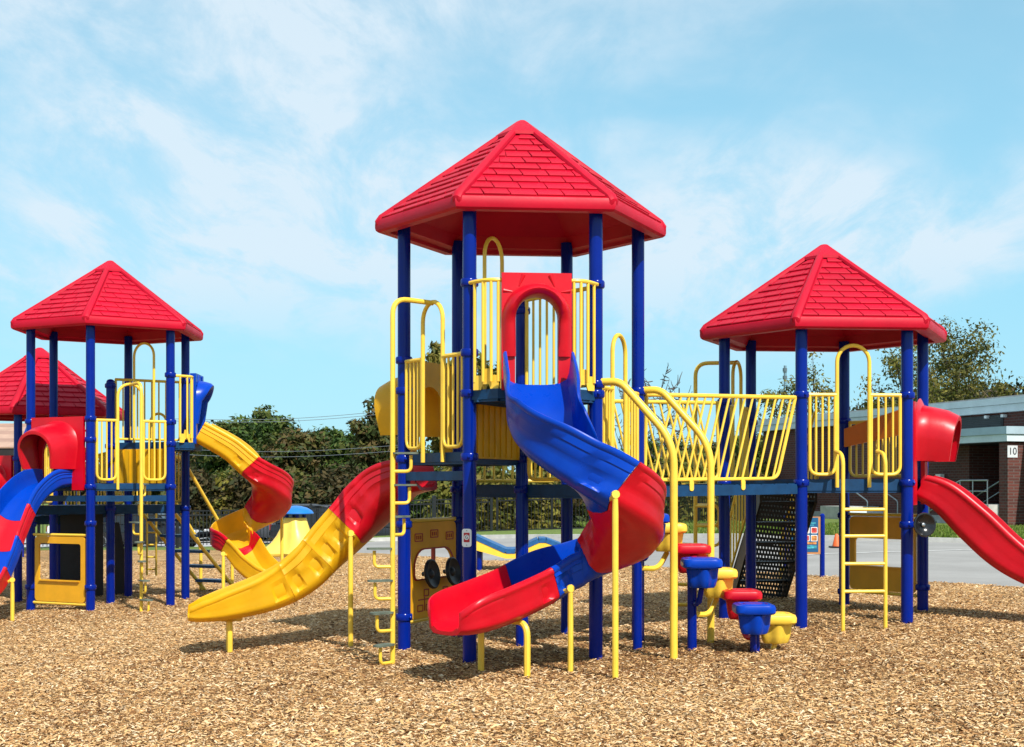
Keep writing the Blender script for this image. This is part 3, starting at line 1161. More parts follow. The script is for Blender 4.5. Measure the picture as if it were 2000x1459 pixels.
# small warning plate on the front left post
p = H1.v(0)
sp_c = Vector((p.x, p.y, 0)) + Vector((-0.022, -0.066, EYE - (1050 - HOR) / F * p.y))
nn = Vector((-0.25, -0.97, 0)).normalized()
ax = Vector((0.97, -0.25, 0))
pl = plate('notice_plate', rounded(0.088, 0.165, 0.022), sp_c, ax, nn, 0.008, WHITE, play)
pl['label'] = 'small white plate with red square and letter G'
plate('red_square', rounded(0.055, 0.085, 0.004, 2, 0, 0.004), sp_c + nn * 0.009, ax, nn, 0.002, mat('sign_red', (0.45, 0.01, 0.015), 0.4, 0.03), pl, None)


def text(name, s, c, ax, an, size, m, parent, ext=0.001):
    cu = bpy.data.curves.new(name, 'FONT')
    cu.body = s
    cu.size = size
    cu.align_x = 'CENTER'
    cu.align_y = 'CENTER'
    cu.extrude = ext
    cu.materials.append(m)
    ob = bpy.data.objects.new(name, cu)
    col.objects.link(ob)
    ob.parent = parent
    bpy.context.view_layer.update()
    me = bpy.data.meshes.new_from_object(ob.evaluated_get(bpy.context.evaluated_depsgraph_get()))
    bpy.data.objects.remove(ob)
    ob = bpy.data.objects.new(name, me)
    col.objects.link(ob)
    ob.parent = parent
    ax, an = Vector(ax).normalized(), Vector(an).normalized()
    ay = an.cross(ax)
    mt = Matrix((ax, ay, an)).transposed().to_4x4()
    ob.matrix_local = Matrix.Translation(Vector(c) - root_loc(parent)) @ mt
    return ob


MB().lathe([(0.024, 0), (0.024, 0.002)], c=sp_c + nn * 0.0112 + UP * 0.006, n=20, az=nn).build('white_disc', WHITE, pl)
text('letter', 'G', sp_c + nn * 0.0150 + UP * 0.006, ax, nn, 0.042, BLACK, pl)
for s in (-1, 1):
    MB().lathe([(0.006, 0), (0.006, 0.004)], c=sp_c + nn * 0.008 + UP * (0.066 * s), n=8, az=nn).build('screw', STEEL, pl)


# ---- pods and their handrails
def pod_mesh(parent, c, z, ang, mt, s=1.0):
    def md(a, h):
        e = 1.0 / (abs(math.cos(a)) ** 7 + abs(math.sin(a)) ** 7) ** (1 / 7) * 0.92
        if h < -0.095:
            return 1.0 + 0.10 * math.cos(5 * a + 0.9)
        return e
    prof = [(0.05, -0.275), (0.105, -0.272), (0.118, -0.255), (0.132, -0.20), (0.140, -0.13), (0.145, -0.100), (0.150, -0.092), (0.182, -0.088), (0.196, -0.072), (0.198, -0.030),
            (0.188, -0.008), (0.172, 0.000), (0.158, -0.004), (0.150, 0.004), (0.128, 0.004), (0.122, -0.003), (0.100, -0.003), (0.094, 0.004), (0.03, 0.004)]
    prof = [(r_ * s, h * s) for (r_, h) in prof]
    return MB().lathe(prof, c=(c.x, c.y, z), n=36, mod=md).build('pod_step', mt, parent, smooth=38)


m1, o1, l1, _ = H1.edge(1)
lat = UP.cross(o1)
GREEN_Y = BAR
clusters = [(0.20, [(at(1268, 1003, 12.95), BLUEP), (at(1303, 1022, 13.25), BAR)], 1.30),
            (0.74, [(at(1349, 1063, 13.05), RED), (at(1370, 1090, 12.62), BLUEP), (at(1400, 1110, 12.95), BAR)], 0.95),
            (1.34, [(at(1447, 1152, 12.80), RED), (at(1472, 1179, 12.42), BLUEP), (at(1513, 1198, 12.70), BAR)], 0.50)]
for (t, pods, zt) in clusters:
    c = m1 + o1 * t
    pst = MB().lathe([(0.045, gz(c.x) - 0.1), (0.045, zt - 0.22), (0.03, zt - 0.2)], c=(c.x, c.y, 0), n=16).build('pod_post', POST, play)
    for (q, mt) in pods:
        pd = pod_mesh(pst, q, q.z, 0, mt)
        # bracket from the post to the pod
        q0 = Vector((c.x, c.y, q.z - 0.36))
        q1 = Vector((q.x, q.y, q.z - 0.28))
        dv = q1 - q0
        dv.z = 0
        if dv.length > 0.05:
            MB().tube(fillet([q0 - UP * 0.06, q0 + dv * 0.7 - UP * 0.08, q1], 0.1, 5), 0.026, 8).build('pod_bracket', mt if mt is not BLUEP else POST, pst)
for k in (1, 2):
    p = H1.v(k)
    zr_ = ZL + 0.94
    e = p + o1 * 0.75
    g0 = gz(e.x)
    pts = fillet([p + o1 * 0.06 + UP * zr_, p + o1 * 0.24 + UP * zr_, e + UP * (zr_ - 0.56), Vector((e.x, e.y, g0 - 0.08))], 0.22, 8)
    MB().tube(pts, 0.036, 12).build('handrail', BAR, play)
# entrance above the pods
entry(play, H1, 1, ZL)
rail_panel(play, H1.v(1).lerp(H1.c, 0.08), H1.v(1).lerp(H1.c, 0.9), ZL + 0.05, ZL + 0.80, 8)
bridge(play, H1, H2, 2, 5, ZL, 1.63, ('front yellow bridge rail of slanting bars', 'rear yellow bridge rail of slanting bars'))

# ---- right tower
Z2 = 1.66
v2 = [H2.v(k) for k in range(6)]
rg2 = {0: (Z2 + 0.9, Z2 - 0.04), 1: (Z2 + 0.9, Z2 - 0.04, 1.17), 2: (Z2 + 0.72, Z2 - 0.05, 0.42), 3: (Z2 + 0.72, Z2 - 0.05, 1.23, 0.30), 4: (Z2 + 0.7, Z2 - 0.05), 5: (Z2 + 0.88, Z2 - 0.05)}
for k in range(6):
    post(play, v2[k], 3.35, rg2[k])
roof(play, H2, 3.245, 4.335, (0, 5, 1), 'red shingled roof over the right tower')
deck(play, v2, Z2, 0.125)
pa, pb, top = entry(play, H2, 0, Z2)
# ladder
m, o, l, L = H2.edge(0)
d = (v2[1] - v2[0]).normalized()
lad = None
xs = (-0.215, 0.245)
mm = MB()
for x in xs:
    p = m + d * x + o * 0.26
    mm.tube(fillet([Vector((p.x, p.y, gz(p.x) - 0.08)), p + UP * (Z2 + 0.26), m + d * x + o * 0.02 + UP * (Z2 + 0.30)], 0.12, 6), 0.021, 10)
lad = mm.build('ladder', BAR, play)
lad['label'] = 'yellow ladder with four rungs on the right tower'
for vy in (995, 1047, 1101, 1155):
    z = EYE - (vy - HOR) / F * 14.37
    bar('rung', m + d * xs[0] + o * 0.26 + UP * z, m + d * xs[1] + o * 0.26 + UP * z, 0.018, BAR, lad)
# red slide to the right
m, o, d = hood_entry(play, H2, 1, Z2, RED, 'red panel and barrel hood on the right tower', depth=0.46, zt=0.84, zb=-0.28, hood_h=0.82)
ctrl = []
for (t, z, hw, h) in ((0.03, 1.47, 0.27, 0.26), (0.25, 1.33, 0.27, 0.32), (0.52, 1.04, 0.27, 0.37), (0.82, 0.76, 0.27, 0.36), (1.14, 0.57, 0.27, 0.31), (1.50, 0.45, 0.26, 0.26),
                      (1.85, 0.40, 0.25, 0.21), (2.10, 0.39, 0.19, 0.15), (2.20, 0.39, 0.12, 0.1)):
    ctrl.append((m.x + o.x * t, m.y + o.y * t, z, hw, h, h, 0))
se, path = slide(play, 'wave_slide', ctrl, [(1.0, RED)], 'red slide sloping down to the right from the right tower')
pp, t_, l_, u_, *_ = path.frame(path.L * 0.84)
exit_leg(se, Vector((pp.x, pp.y, 0)), l_, 0.2, pp.z - 0.02)
# talk horn
p = v2[1]
hc = at(1803, 1025, p.y - 0.17)
hd = Vector((0.22, -0.97, 0.05)).normalized()
horn = MB().lathe([(0.03, -0.15), (0.045, -0.06), (0.10, 0.02), (0.118, 0.03), (0.126, 0.022), (0.131, 0.03), (0.128, 0.042), (0.115, 0.044), (0.085, 0.016), (0.045, -0.012), (0.03, -0.012), (0.022, 0.006), (0.008, 0.01)],
                  c=hc, n=32, az=hd).build('talk_horn', mat('black_gloss_plastic', (0.012, 0.012, 0.014), 0.22, 0.2), play, smooth=45)
horn['label'] = 'round black talk horn on a blue post'
MB().lathe([(0.02, 0.0), (0.02, 0.012), (0.008, 0.016)], c=hc + hd * 0.0, n=12, az=hd).build('horn_cap', STEEL, horn)
bar('horn_bracket', p + Vector((0.05, 0, hc.z)), hc - hd * 0.09, 0.03, BAR, horn)
# low window panel between the rear posts, seen from inside
a, b = v2[2], v2[3]
d = (b - a).normalized()
n = d.cross(UP)
c = (a + b) / 2
W = 0.94


def window_panel(thing, a, b, z0, z1, sill, label, top=0.10):
    d = (b - a).normalized()
    n = d.cross(UP)
    c = (a + b) / 2
    W = (b - a).length - 0.19
    outer = rounded(W, z1 - z0, 0.06, 5, 0, (z0 + z1) / 2)
    inner = rounded(W - 0.16, (z1 - top) - sill, 0.04, 5, 0, (z1 - top + sill) / 2)
    g = ring_plate(outer, inner, c - n * 0.015, d, n, 0.03).build('window_panel', ORG, thing, smooth=None)
    g['label'] = label
    for zz in (z1 + 0.025, z0 - 0.025):
        bar('panel_rail', a + UP * zz + d * 0.06, b + UP * zz - d * 0.06, 0.02, BAR, g)
    MB().box(c + UP * (sill + 0.004), (W - 0.20, 0.09, 0.016), d, n).build('sill', ORG, g, smooth=None)
    return g


window_panel(play, v2[2], v2[3], 0.34, 1.22, 0.62, 'orange open window panel low under the right tower', top=0.26)
# roofed guard at the back right
rail_panel(play, v2[2] + d * 0.09, v2[3] - d * 0.09, Z2 + 0.05, Z2 + 0.70, 9)
w = (v2[3] - v2[2]).length - 0.15
MB().prism([(-w / 2, Z2 + 0.55), (w / 2, Z2 + 0.40), (w / 2, Z2 + 0.62), (w * 0.1, Z2 + 0.72), (-w / 2, Z2 + 0.86)], (v2[2] + v2[3]) / 2 - n * 0.06, d, UP, -n, 0.03).build('orange_hood_panel', ORANGE, play, smooth=None)  # flat orange plate standing for the roof of a hood
# rear loop climber
pa, pb, top = entry(play, H2, 4, Z2 - 0.04)
pole_climber(play, H2, 4, Z2 - 0.04, pa, pb, top, 'yellow loop climber behind the bridge', treads=False, out=0.52)


def perforated():
    m = bpy.data.materials.new('perforated_black_steel')
    m.use_nodes = True
    t = m.node_tree
    b = t.nodes['Principled BSDF']
    b.inputs['Base Color'].default_value = (0.006, 0.006, 0.008, 1)
    b.inputs['Roughness'].default_value = 0.5
    c = node(t, 'ShaderNodeTexCoord')
    br = node(t, 'ShaderNodeTexBrick', i_Scale=1.0)
    br.offset = 0.5
    br.inputs['Mortar Size'].default_value = 0.012
    br.inputs['Mortar Smooth'].default_value = 0.0
    br.inputs['Brick Width'].default_value = 0.040
    br.inputs['Row Height'].default_value = 0.058
    br.inputs['Color1'].default_value = (0, 0, 0, 1)
    br.inputs['Color2'].default_value = (0, 0, 0, 1)
    br.inputs['Mortar'].default_value = (1, 1, 1, 1)
    sp_ = node(t, 'ShaderNodeSeparateXYZ')
    cb = node(t, 'ShaderNodeCombineXYZ')
    t.links.new(c.outputs['Object'], sp_.inputs[0])
    t.links.new(sp_.outputs[0], cb.inputs[0])
    ad = node(t, 'ShaderNodeMath', operation='ADD')
    t.links.new(sp_.outputs[1], ad.inputs[0])
    t.links.new(sp_.outputs[2], ad.inputs[1])
    t.links.new(ad.outputs[0], cb.inputs[1])
    t.links.new(cb.outputs[0], br.inputs['Vector'])
    t.links.new(br.outputs['Color'], b.inputs['Alpha'])
    return m


PERF = perforated()


def stairs(thing, top, o, zt, n, w, run, label, rails=True):
    """black coated stair flight with perforated treads and risers going down along o"""
    s = UP.cross(o)
    g0 = gz(top.x)
    rise = (zt - g0) / n
    root = MB()
    for sd_ in (-1, 1):
        poly = [(0.0, zt - 0.02), (0.0, zt - 0.28), (run * (n - 1) - 0.05, g0 - 0.02), (run * n, g0 - 0.02), (run * n, g0 + 0.10)]
        root.prism(poly, top + s * (sd_ * w / 2), o, UP, s * sd_, 0.03)
    g = root.build('stair_flight', BLACK, thing, smooth=None)
    g['label'] = label
    for i in range(n):
        z = zt - rise * (i + 1)
        p = top + o * (run * i)
        MB().box(p + UP * (z + rise / 2) + o * 0.004, (w - 0.006, 0.008, rise - 0.012), s, o).build('riser', PERF, g, smooth=None)
        if i < n - 1:
            MB().box(p + o * (run / 2) + UP * (z - 0.004), (w - 0.006, run - 0.004, 0.008), s, o).build('tread', PERF, g, smooth=None)
            MB().box(p + o * (run - 0.01) + UP * (z - 0.02), (w - 0.01, 0.02, 0.05), s, o).build('nosing', BLACK, g, smooth=None)
    if rails:
        for sd_ in (-1, 1):
            p0 = top + s * (sd_ * (w / 2 + 0.05))
            e = p0 + o * (run * n)
            m_ = MB().tube(fillet([p0 + UP * (zt + 0.85), p0 + o * 0.15 + UP * (zt + 0.85), e + UP * (g0 + 0.75), e + UP * (g0 - 0.06)], 0.12, 6), 0.019, 8)
            m_.tube([p0 + UP * (zt + 0.08), e + UP * (g0 + 0.10)], 0.016, 8)
            rr = m_.build('stair_rail', BAR, thing)
            for i in range(1, 11):
                f = i / 11
                q = p0.lerp(e, f)
                za = zt + 0.08 + (g0 + 0.10 - zt - 0.08) * f
                bar('bar', q + UP * za, q + UP * (za + 0.70), 0.0115, BAR, rr)
    return g


m, o, l, L = H2.edge(3)
stairs(play, m + o * 0.05 + l * 0.10, o, Z2, 6, 0.66, 0.27, 'black perforated stair flight behind the right tower')

# ---- left structure: two towers joined by a bridge
play2 = empty('play_structure', (-6.05, 20.6, -0.18), 'farther play structure with two smaller looking red roofs, beyond the yellow slide', 'play structure')
H3 = Hex((-6.053, 20.586), 0.573, 1 - 1)
H3 = Hex((-6.053, 20.586), 0.573 + 0.0, 1)
H4 = Hex((-7.83, 22.65), 0.573, 1)
m5, o5, d5 = big_tower(play2, H3, 3.86, 4.97, 2.24, 1.63, 1.30, (4, 5, 0), 'red shingled roof over the near left tower', RED, BLUEP,
                       ('yellow pole climber with steps beside the red hood', 'blue arched gateway at the yellow spiral slide', 'red panel with arched hood above the blue and red slide'))
ctrl = spiral_ctrl(H3, 0, 2.24, 0.30, 0.76, 0.31, R(318), 0.80, (1.70, 0.60, 0.06), hw=0.285, h=0.27, wall=0.36, curl=R(15))
sc_, path = slide(play2, 'spiral_slide', ctrl, [(0.215, YEL), (0.475, RED), (0.695, YEL), (0.765, RED), (1.0, YEL)], 'yellow and red spiral slide beside the far left tower',
                  pockets=[(0.16, 0.195, -1), (0.235, 0.27, -1)])
leg_post(sc_, attach(path, 547, 0.34, 0.52, -1))
leg_post(sc_, attach(path, 441, 0.6, 0.92, -1))
o = o5
l = UP.cross(o)
e5 = m5
ctrl = [(e5.x + o.x * 0.03, e5.y + o.y * 0.03, 1.60, 0.27, 0.22, 0.22, 0), (-6.66, 19.36, 1.54, 0.27, 0.26, 0.26, 0), (-6.80, 18.98, 1.28, 0.27, 0.26, 0.26, 0), (-6.88, 18.62, 0.86, 0.27, 0.26, 0.26, 0),
        (-6.92, 18.32, 0.48, 0.27, 0.26, 0.26, 0), (-6.96, 18.02, 0.20, 0.27, 0.24, 0.24, 0), (-7.0, 17.72, 0.09, 0.25, 0.20, 0.20, 0), (-7.02, 17.55, 0.07, 0.18, 0.14, 0.14, 0)]
sd5, path = slide(play2, 'wave_slide', ctrl, [(0.36, BLUEP), (0.55, RED), (0.75, BLUEP), (1.0, RED)], 'blue and red slide coming forward from the red hood')
leg_post(sd5, attach(path, 18, 0.6, 0.95, 1))
pp, t_, l_, u_, *_ = path.frame(path.L * 0.9)
exit_leg(sd5, Vector((pp.x, pp.y, 0)), l_, 0.22, pp.z - 0.02)
window_panel(play2, H3.v(5), H3.v(4), -0.08, 0.86, 0.22, 'orange open window panel under the red hood')
# blue stepped stair with handrails
m, o, l, L = H3.edge(1)
entry(play2, H3, 1, 1.30)
for s in (-1, 1):
    p = m + l * (s * 0.33)
    e = p + o * 1.45
    g0 = gz(e.x)
    MB().tube(fillet([p + UP * 2.05, p + o * 0.2 + UP * 2.05, e + UP * (g0 + 0.75), Vector((e.x, e.y, g0 - 0.08))], 0.15, 6), 0.028, 10).build('handrail', BAR, play2)
    MB().tube([p + UP * 1.2, e + o * 0.1 + UP * (g0 + 0.0)], 0.03, 8).build('stringer', BAR, play2)
for i in range(5):
    f = (i + 0.8) / 5.2
    p = m + o * (1.5 * f)
    z = 1.2 + (gz(p.x) - 1.2) * f
    MB().prism(rounded(0.62, 0.26, 0.04), p + UP * (z + 0.04), l, o, UP, 0.045).build('stair_tread', BLUESTEP, play2, smooth=30)
# far tower
Z4 = 1.12
bridge(play2, H3, H4, 2, 5, 1.30, Z4 + 0.05, ('yellow bridge rail between the left towers', 'rear yellow bridge rail between the left towers'))
for k in range(6):
    p = H4.v(k)
    post(play2, p, 2.82, (Z4 + 0.9, Z4 - 0.04))
roof(play2, H4, 2.71, 3.87, (5, 4), 'red shingled roof low at the left edge')
deck(play2, [H4.v(k) for k in range(6)], Z4, 0.12)
for k in (2, 3):
    d = (H4.v(k + 1) - H4.v(k)).normalized()
    rail_panel(play2, H4.v(k) + d * 0.085, H4.v(k + 1) - d * 0.085, Z4 + 0.04, Z4 + 0.90, 9)
m, o, d = hood_entry(play2, H4, 4, Z4, RED, 'red panel and hood at the left edge')
ctrl = [(m.x + o.x * t, m.y + o.y * t, z, 0.27, 0.24, 0.24, 0) for (t, z) in ((0.03, Z4), (0.35, Z4 - 0.1), (0.8, 0.7), (1.3, 0.25), (1.8, 0.02), (2.1, 0.0))]
slide(play2, 'wave_slide', ctrl, [(1.0, RED)], 'red slide at the left edge behind the blue and red one')
pa, pb, top = entry(play2, H4, 1, Z4)
m, o, l, L = H4.edge(0)
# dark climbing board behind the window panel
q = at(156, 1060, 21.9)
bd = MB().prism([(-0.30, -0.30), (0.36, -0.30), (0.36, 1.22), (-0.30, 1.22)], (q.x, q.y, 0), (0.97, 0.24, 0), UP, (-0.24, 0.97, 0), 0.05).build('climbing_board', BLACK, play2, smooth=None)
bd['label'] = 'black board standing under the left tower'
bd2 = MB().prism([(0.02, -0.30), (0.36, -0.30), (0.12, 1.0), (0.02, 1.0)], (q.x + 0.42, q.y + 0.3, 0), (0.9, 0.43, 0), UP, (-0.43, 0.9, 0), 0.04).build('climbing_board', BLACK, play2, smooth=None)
lm = MB()
for u in (287, 305):
    lm.tube([at(u, 975, 22.9), at(u, 1124, 22.9)], 0.018, 8)
ld2 = lm.build('ladder', BAR, play2)
for i in range(6):
    bar('rung', at(287, 992 + 24 * i, 22.9), at(305, 992 + 24 * i, 22.9), 0.014, BAR, ld2)

# ------------------------------------------------------------------ ground, mulch, asphalt, lawn
EDGE_X = [-40, -12, -6.95, -3.4, -0.55, 2.4, 4.93, 5.6, 7.05, 9.5, 14, 40]
EDGE_Y = [38.6, 39.0, 38.6, 34.7, 29.5, 26.3, 22.0, 20.6, 18.8, 17.2, 13, -6]
KERB_X = [-40, -12, -7.1, -5.0, -2.0, 0, 3.5, 9.3, 12.4, 18, 40]
KERB_Y = [38.75, 39.15, 39.3, 43.0, 43.0, 42.2, 39.6, 35.4, 33.2, 30, 20]
FENCE = [(-30, 39.8), (-16, 40.2), (-10, 40.8), (-4.6, 44.8), (-0.5, 46.4), (3.2, 46.0), (8.5, 51.0), (11.5, 58.0)]
LOT = -0.80


def edge_y(x):
    return float(np.interp(x, EDGE_X, EDGE_Y))


def kerb_y(x):
    return float(np.interp(x, KERB_X, KERB_Y))


def fence_y(x):
    return float(np.interp(x, [p[0] for p in FENCE], [p[1] for p in FENCE]))


def sstep(a, b, x):
    t = max(0.0, min(1.0, (x - a) / (b - a)))
    return t * t * (3 - 2 * t)


def ground_z(x, y):
    z = gz(x)
    if x > -6.5:
        z += 0.125 * sstep(0.25, 0.8, y - kerb_y(x))
    if x < 16:
        drop = sstep(1.2, 4.0, y - fence_y(x)) * (1 - sstep(9, 13, x))
        z += (LOT - z) * drop
        z += sstep(66, 74, y) * 0.5 * (1 - sstep(9, 13, x))
    return z


HOLLOWS = [(-0.75, 11.1, 0.55, 0.06), (-3.5, 13.9, 0.6, 0.06), (2.9, 12.3, 0.6, 0.04), (0.2, 12.0, 1.0, 0.03), (5.9, 14.5, 0.8, 0.06), (-1.2, 12.6, 0.5, 0.04), (3.6, 14.2, 0.7, 0.04), (-5.2, 19.2, 0.7, 0.04)]


def relief(x, y):
    """small waves and trodden hollows of the mulch (numbers or arrays)"""
    w = 0.018 * (0.5 * np.sin(x * 2.1 + y * 0.7) + 0.3 * np.sin(x * 0.9 - y * 1.7) + 0.25 * np.sin(x * 4.3 + 1.0) * np.sin(y * 3.1))
    for (hx_, hy_, hr_, hd_) in HOLLOWS:
        w = w - hd_ * np.exp(-((x - hx_) ** 2 + (y - hy_) ** 2) / (hr_ * hr_))
    return w


def grid_sheet(name, m, xs, y_of, ny, lift, wavy=0.0):
    """ground sheet whose near and far edges are functions of x"""
    v, f = [], []
    for x in xs:
        y0, y1 = y_of(x)
        for j in range(ny + 1):
            t = j / ny
            y = y0 + (y1 - y0) * t
            w = float(relief(x, y)) if wavy else 0
            v.append((x, y, ground_z(x, y) + lift + w))
    n = ny + 1
    for i in range(len(xs) - 1):
        for j in range(ny):
            f.append((i * n + j, (i + 1) * n + j, (i + 1) * n + j + 1, i * n + j + 1))
    return MB().add(v, f).build(name, m, None, smooth=60)


def grass_mat(name, c0, c1, scale=9.0):
    m = bpy.data.materials.new(name)
    m.use_nodes = True
    t = m.node_tree
    b = t.nodes['Principled BSDF']
    b.inputs['Roughness'].default_value = 0.85
    c = node(t, 'ShaderNodeTexCoord')
    n1 = node(t, 'ShaderNodeTexNoise', i_Scale=scale, i_Detail=8, i_Roughness=0.75)
    t.links.new(c.outputs['Object'], n1.inputs['Vector'])
    rp = node(t, 'ShaderNodeValToRGB')
    rp.color_ramp.elements[0].position, rp.color_ramp.elements[1].position = 0.32, 0.68
    rp.color_ramp.elements[0].color, rp.color_ramp.elements[1].color = (*c0, 1), (*c1, 1)
    t.links.new(n1.outputs[0], rp.inputs[0])
    t.links.new(rp.outputs[0], b.inputs['Base Color'])
    bp = node(t, 'ShaderNodeBump', i_Strength=0.6, i_Distance=0.05)
    t.links.new(n1.outputs[0], bp.inputs['Height'])
    t.links.new(bp.outputs[0], b.inputs['Normal'])
    return m


def mulch_mat():
    m = bpy.data.materials.new('wood_chip_mulch')
    m.use_nodes = True
    t = m.node_tree
    b = t.nodes['Principled BSDF']
    b.inputs['Roughness'].default_value = 0.9
    b.inputs['Specular IOR Level'].default_value = 0.15
    c = node(t, 'ShaderNodeTexCoord')
    wob = node(t, 'ShaderNodeTexNoise', i_Scale=14, i_Detail=2)
    t.links.new(c.outputs['Object'], wob.inputs['Vector'])
    vm = node(t, 'ShaderNodeVectorMath', operation='MULTIPLY_ADD')
    vm.inputs[1].default_value = (0.09, 0.09, 0.09)
    t.links.new(wob.outputs['Color'], vm.inputs[0])
    t.links.new(c.outputs['Object'], vm.inputs[2])
    mp = node(t, 'ShaderNodeMapping')
    mp.inputs['Scale'].default_value = (24, 52, 24)
    mp.inputs['Rotation'].default_value = (0, 0, 0.5)
    t.links.new(vm.outputs[0], mp.inputs[0])
    vo = node(t, 'ShaderNodeTexVoronoi', i_Scale=1.0)
    t.links.new(mp.outputs[0], vo.inputs['Vector'])
    sep_ = node(t, 'ShaderNodeSeparateColor')
    t.links.new(vo.outputs['Color'], sep_.inputs[0])
    big = node(t, 'ShaderNodeTexNoise', i_Scale=1.3, i_Detail=9, i_Roughness=0.72)
    t.links.new(c.outputs['Object'], big.inputs['Vector'])
    ad = node(t, 'ShaderNodeMath', operation='MULTIPLY_ADD', i_1=0.7)
    t.links.new(sep_.outputs[0], ad.inputs[0])
    sc = node(t, 'ShaderNodeMath', operation='MULTIPLY_ADD', i_1=1.5, i_2=-0.62)
    t.links.new(big.outputs[0], sc.inputs[0])
    t.links.new(sc.outputs[0], ad.inputs[2])
    rp = node(t, 'ShaderNodeValToRGB')
    e = rp.color_ramp.elements
    e[0].position, e[0].color = 0.02, (0.11, 0.055, 0.02, 1)
    e[1].position, e[1].color = 0.85, (0.60, 0.41, 0.205, 1)
    k = rp.color_ramp.elements.new(0.40)
    k.color = (0.385, 0.22, 0.092, 1)
    t.links.new(ad.outputs[0], rp.inputs[0])
    t.links.new(rp.outputs[0], b.inputs['Base Color'])
    bp = node(t, 'ShaderNodeBump', i_Strength=0.9, i_Distance=0.03)
    t.links.new(vo.outputs['Distance'], bp.inputs['Height'])
    bp.invert = True
    t.links.new(bp.outputs[0], b.inputs['Normal'])
    return m


def asphalt_mat(name, c0, c1):
    m = bpy.data.materials.new(name)
    m.use_nodes = True
    t = m.node_tree
    b = t.nodes['Principled BSDF']
    b.inputs['Roughness'].default_value = 0.85
    c = node(t, 'ShaderNodeTexCoord')
    n1 = node(t, 'ShaderNodeTexNoise', i_Scale=0.5, i_Detail=6, i_Roughness=0.65)
    n2 = node(t, 'ShaderNodeTexNoise', i_Scale=90, i_Detail=3)
    for q in (n1, n2):
        t.links.new(c.outputs['Object'], q.inputs['Vector'])
    mx = node(t, 'ShaderNodeMath', operation='MULTIPLY_ADD', i_1=0.35)
    t.links.new(n2.outputs[0], mx.inputs[0])
    m2 = node(t, 'ShaderNodeMath', operation='MULTIPLY', i_1=0.65)
    t.links.new(n1.outputs[0], m2.inputs[0])
    t.links.new(m2.outputs[0], mx.inputs[2])
    rp = node(t, 'ShaderNodeValToRGB')
    rp.color_ramp.elements[0].position, rp.color_ramp.elements[1].position = 0.36, 0.62
    rp.color_ramp.elements[0].color, rp.color_ramp.elements[1].color = (*c0, 1), (*c1, 1)
    t.links.new(mx.outputs[0], rp.inputs[0])
    t.links.new(rp.outputs[0], b.inputs['Base Color'])
    bp = node(t, 'ShaderNodeBump', i_Strength=0.3, i_Distance=0.01)
    t.links.new(n2.outputs[0], bp.inputs['Height'])
    t.links.new(bp.outputs[0], b.inputs['Normal'])
    return m


MULCH = mulch_mat()
ASPH = asphalt_mat('worn_grey_asphalt', (0.225, 0.218, 0.206), (0.31, 0.30, 0.287))
LOTM = asphalt_mat('pale_lot_paving', (0.30, 0.30, 0.31), (0.40, 0.40, 0.41))
CONC = mat('weathered_concrete', (0.46, 0.45, 0.42), 0.85, 0.10, 3.0, 0.15, 40, dirt=0.3, dirtcol=(0.25, 0.25, 0.2))
LAWN = grass_mat('mown_grass', (0.055, 0.105, 0.012), (0.16, 0.21, 0.03))

gx = sorted(set([round(-40 + i * 2.0, 2) for i in range(41)] + [-900, -400, -200, -100, -60, 60, 100, 200, 400, 900]))
gy = [-60, -20, 0, 8, 16, 20] + [22 + i * 0.6 for i in range(27)] + [38.2 + i * 0.7 for i in range(35)] + [64, 66, 68, 70, 72, 74, 80, 100, 150, 300, 700, 1500, 2600]
v, f = [], []
for x in gx:
    for y in gy:
        v.append((x, y, ground_z(x, y) - (0.20 if y < kerb_y(x) - 0.1 and y < edge_y(x) + 30 else 0.03)))
n = len(gy)
for i in range(len(gx) - 1):
    for j in range(n - 1):
        f.append((i * n + j, (i + 1) * n + j, (i + 1) * n + j + 1, i * n + j + 1))
tag(MB().add(v, f).build('ground', LAWN, None, smooth=60), kind='structure')
xs = [-38 + i * 0.5 for i in range(56)] + [-10 + i * 0.2 for i in range(100)] + [10 + i * 0.5 for i in range(57)]
tag(grid_sheet('mulch_bed', MULCH, xs, lambda x: (min(-8.0, edge_y(x) - 1), edge_y(x)), 170, 0.0, wavy=0.018), kind='structure')
tag(grid_sheet('asphalt_yard', ASPH, xs, lambda x: (edge_y(x) - 0.35, kerb_y(x) if x > -7.2 else edge_y(x) - 0.1), 6, -0.012), kind='structure')
tag(grid_sheet('kerb', CONC, [-7 + i * 0.5 for i in range(91)], lambda x: (kerb_y(x) - 0.01, kerb_y(x) + 0.24), 2, 0.10), kind='structure')
v = []
kx = [-7 + i * 0.5 for i in range(91)]
for x in kx:
    v += [(x, kerb_y(x) - 0.01, ground_z(x, kerb_y(x)) + 0.10), (x, kerb_y(x) - 0.02, ground_z(x, kerb_y(x)) - 0.05)]
tag(MB().add(v, [(2 * i, 2 * i + 1, 2 * i + 3, 2 * i + 2) for i in range(len(kx) - 1)]).build('kerb_face', CONC, None), kind='structure')
lx = [-60 + i * 1.5 for i in range(48)]
tag(grid_sheet('parking_lot', LOTM, lx, lambda x: (fence_y(x) + 4.2, 65.5), 4, 0.0), kind='structure')
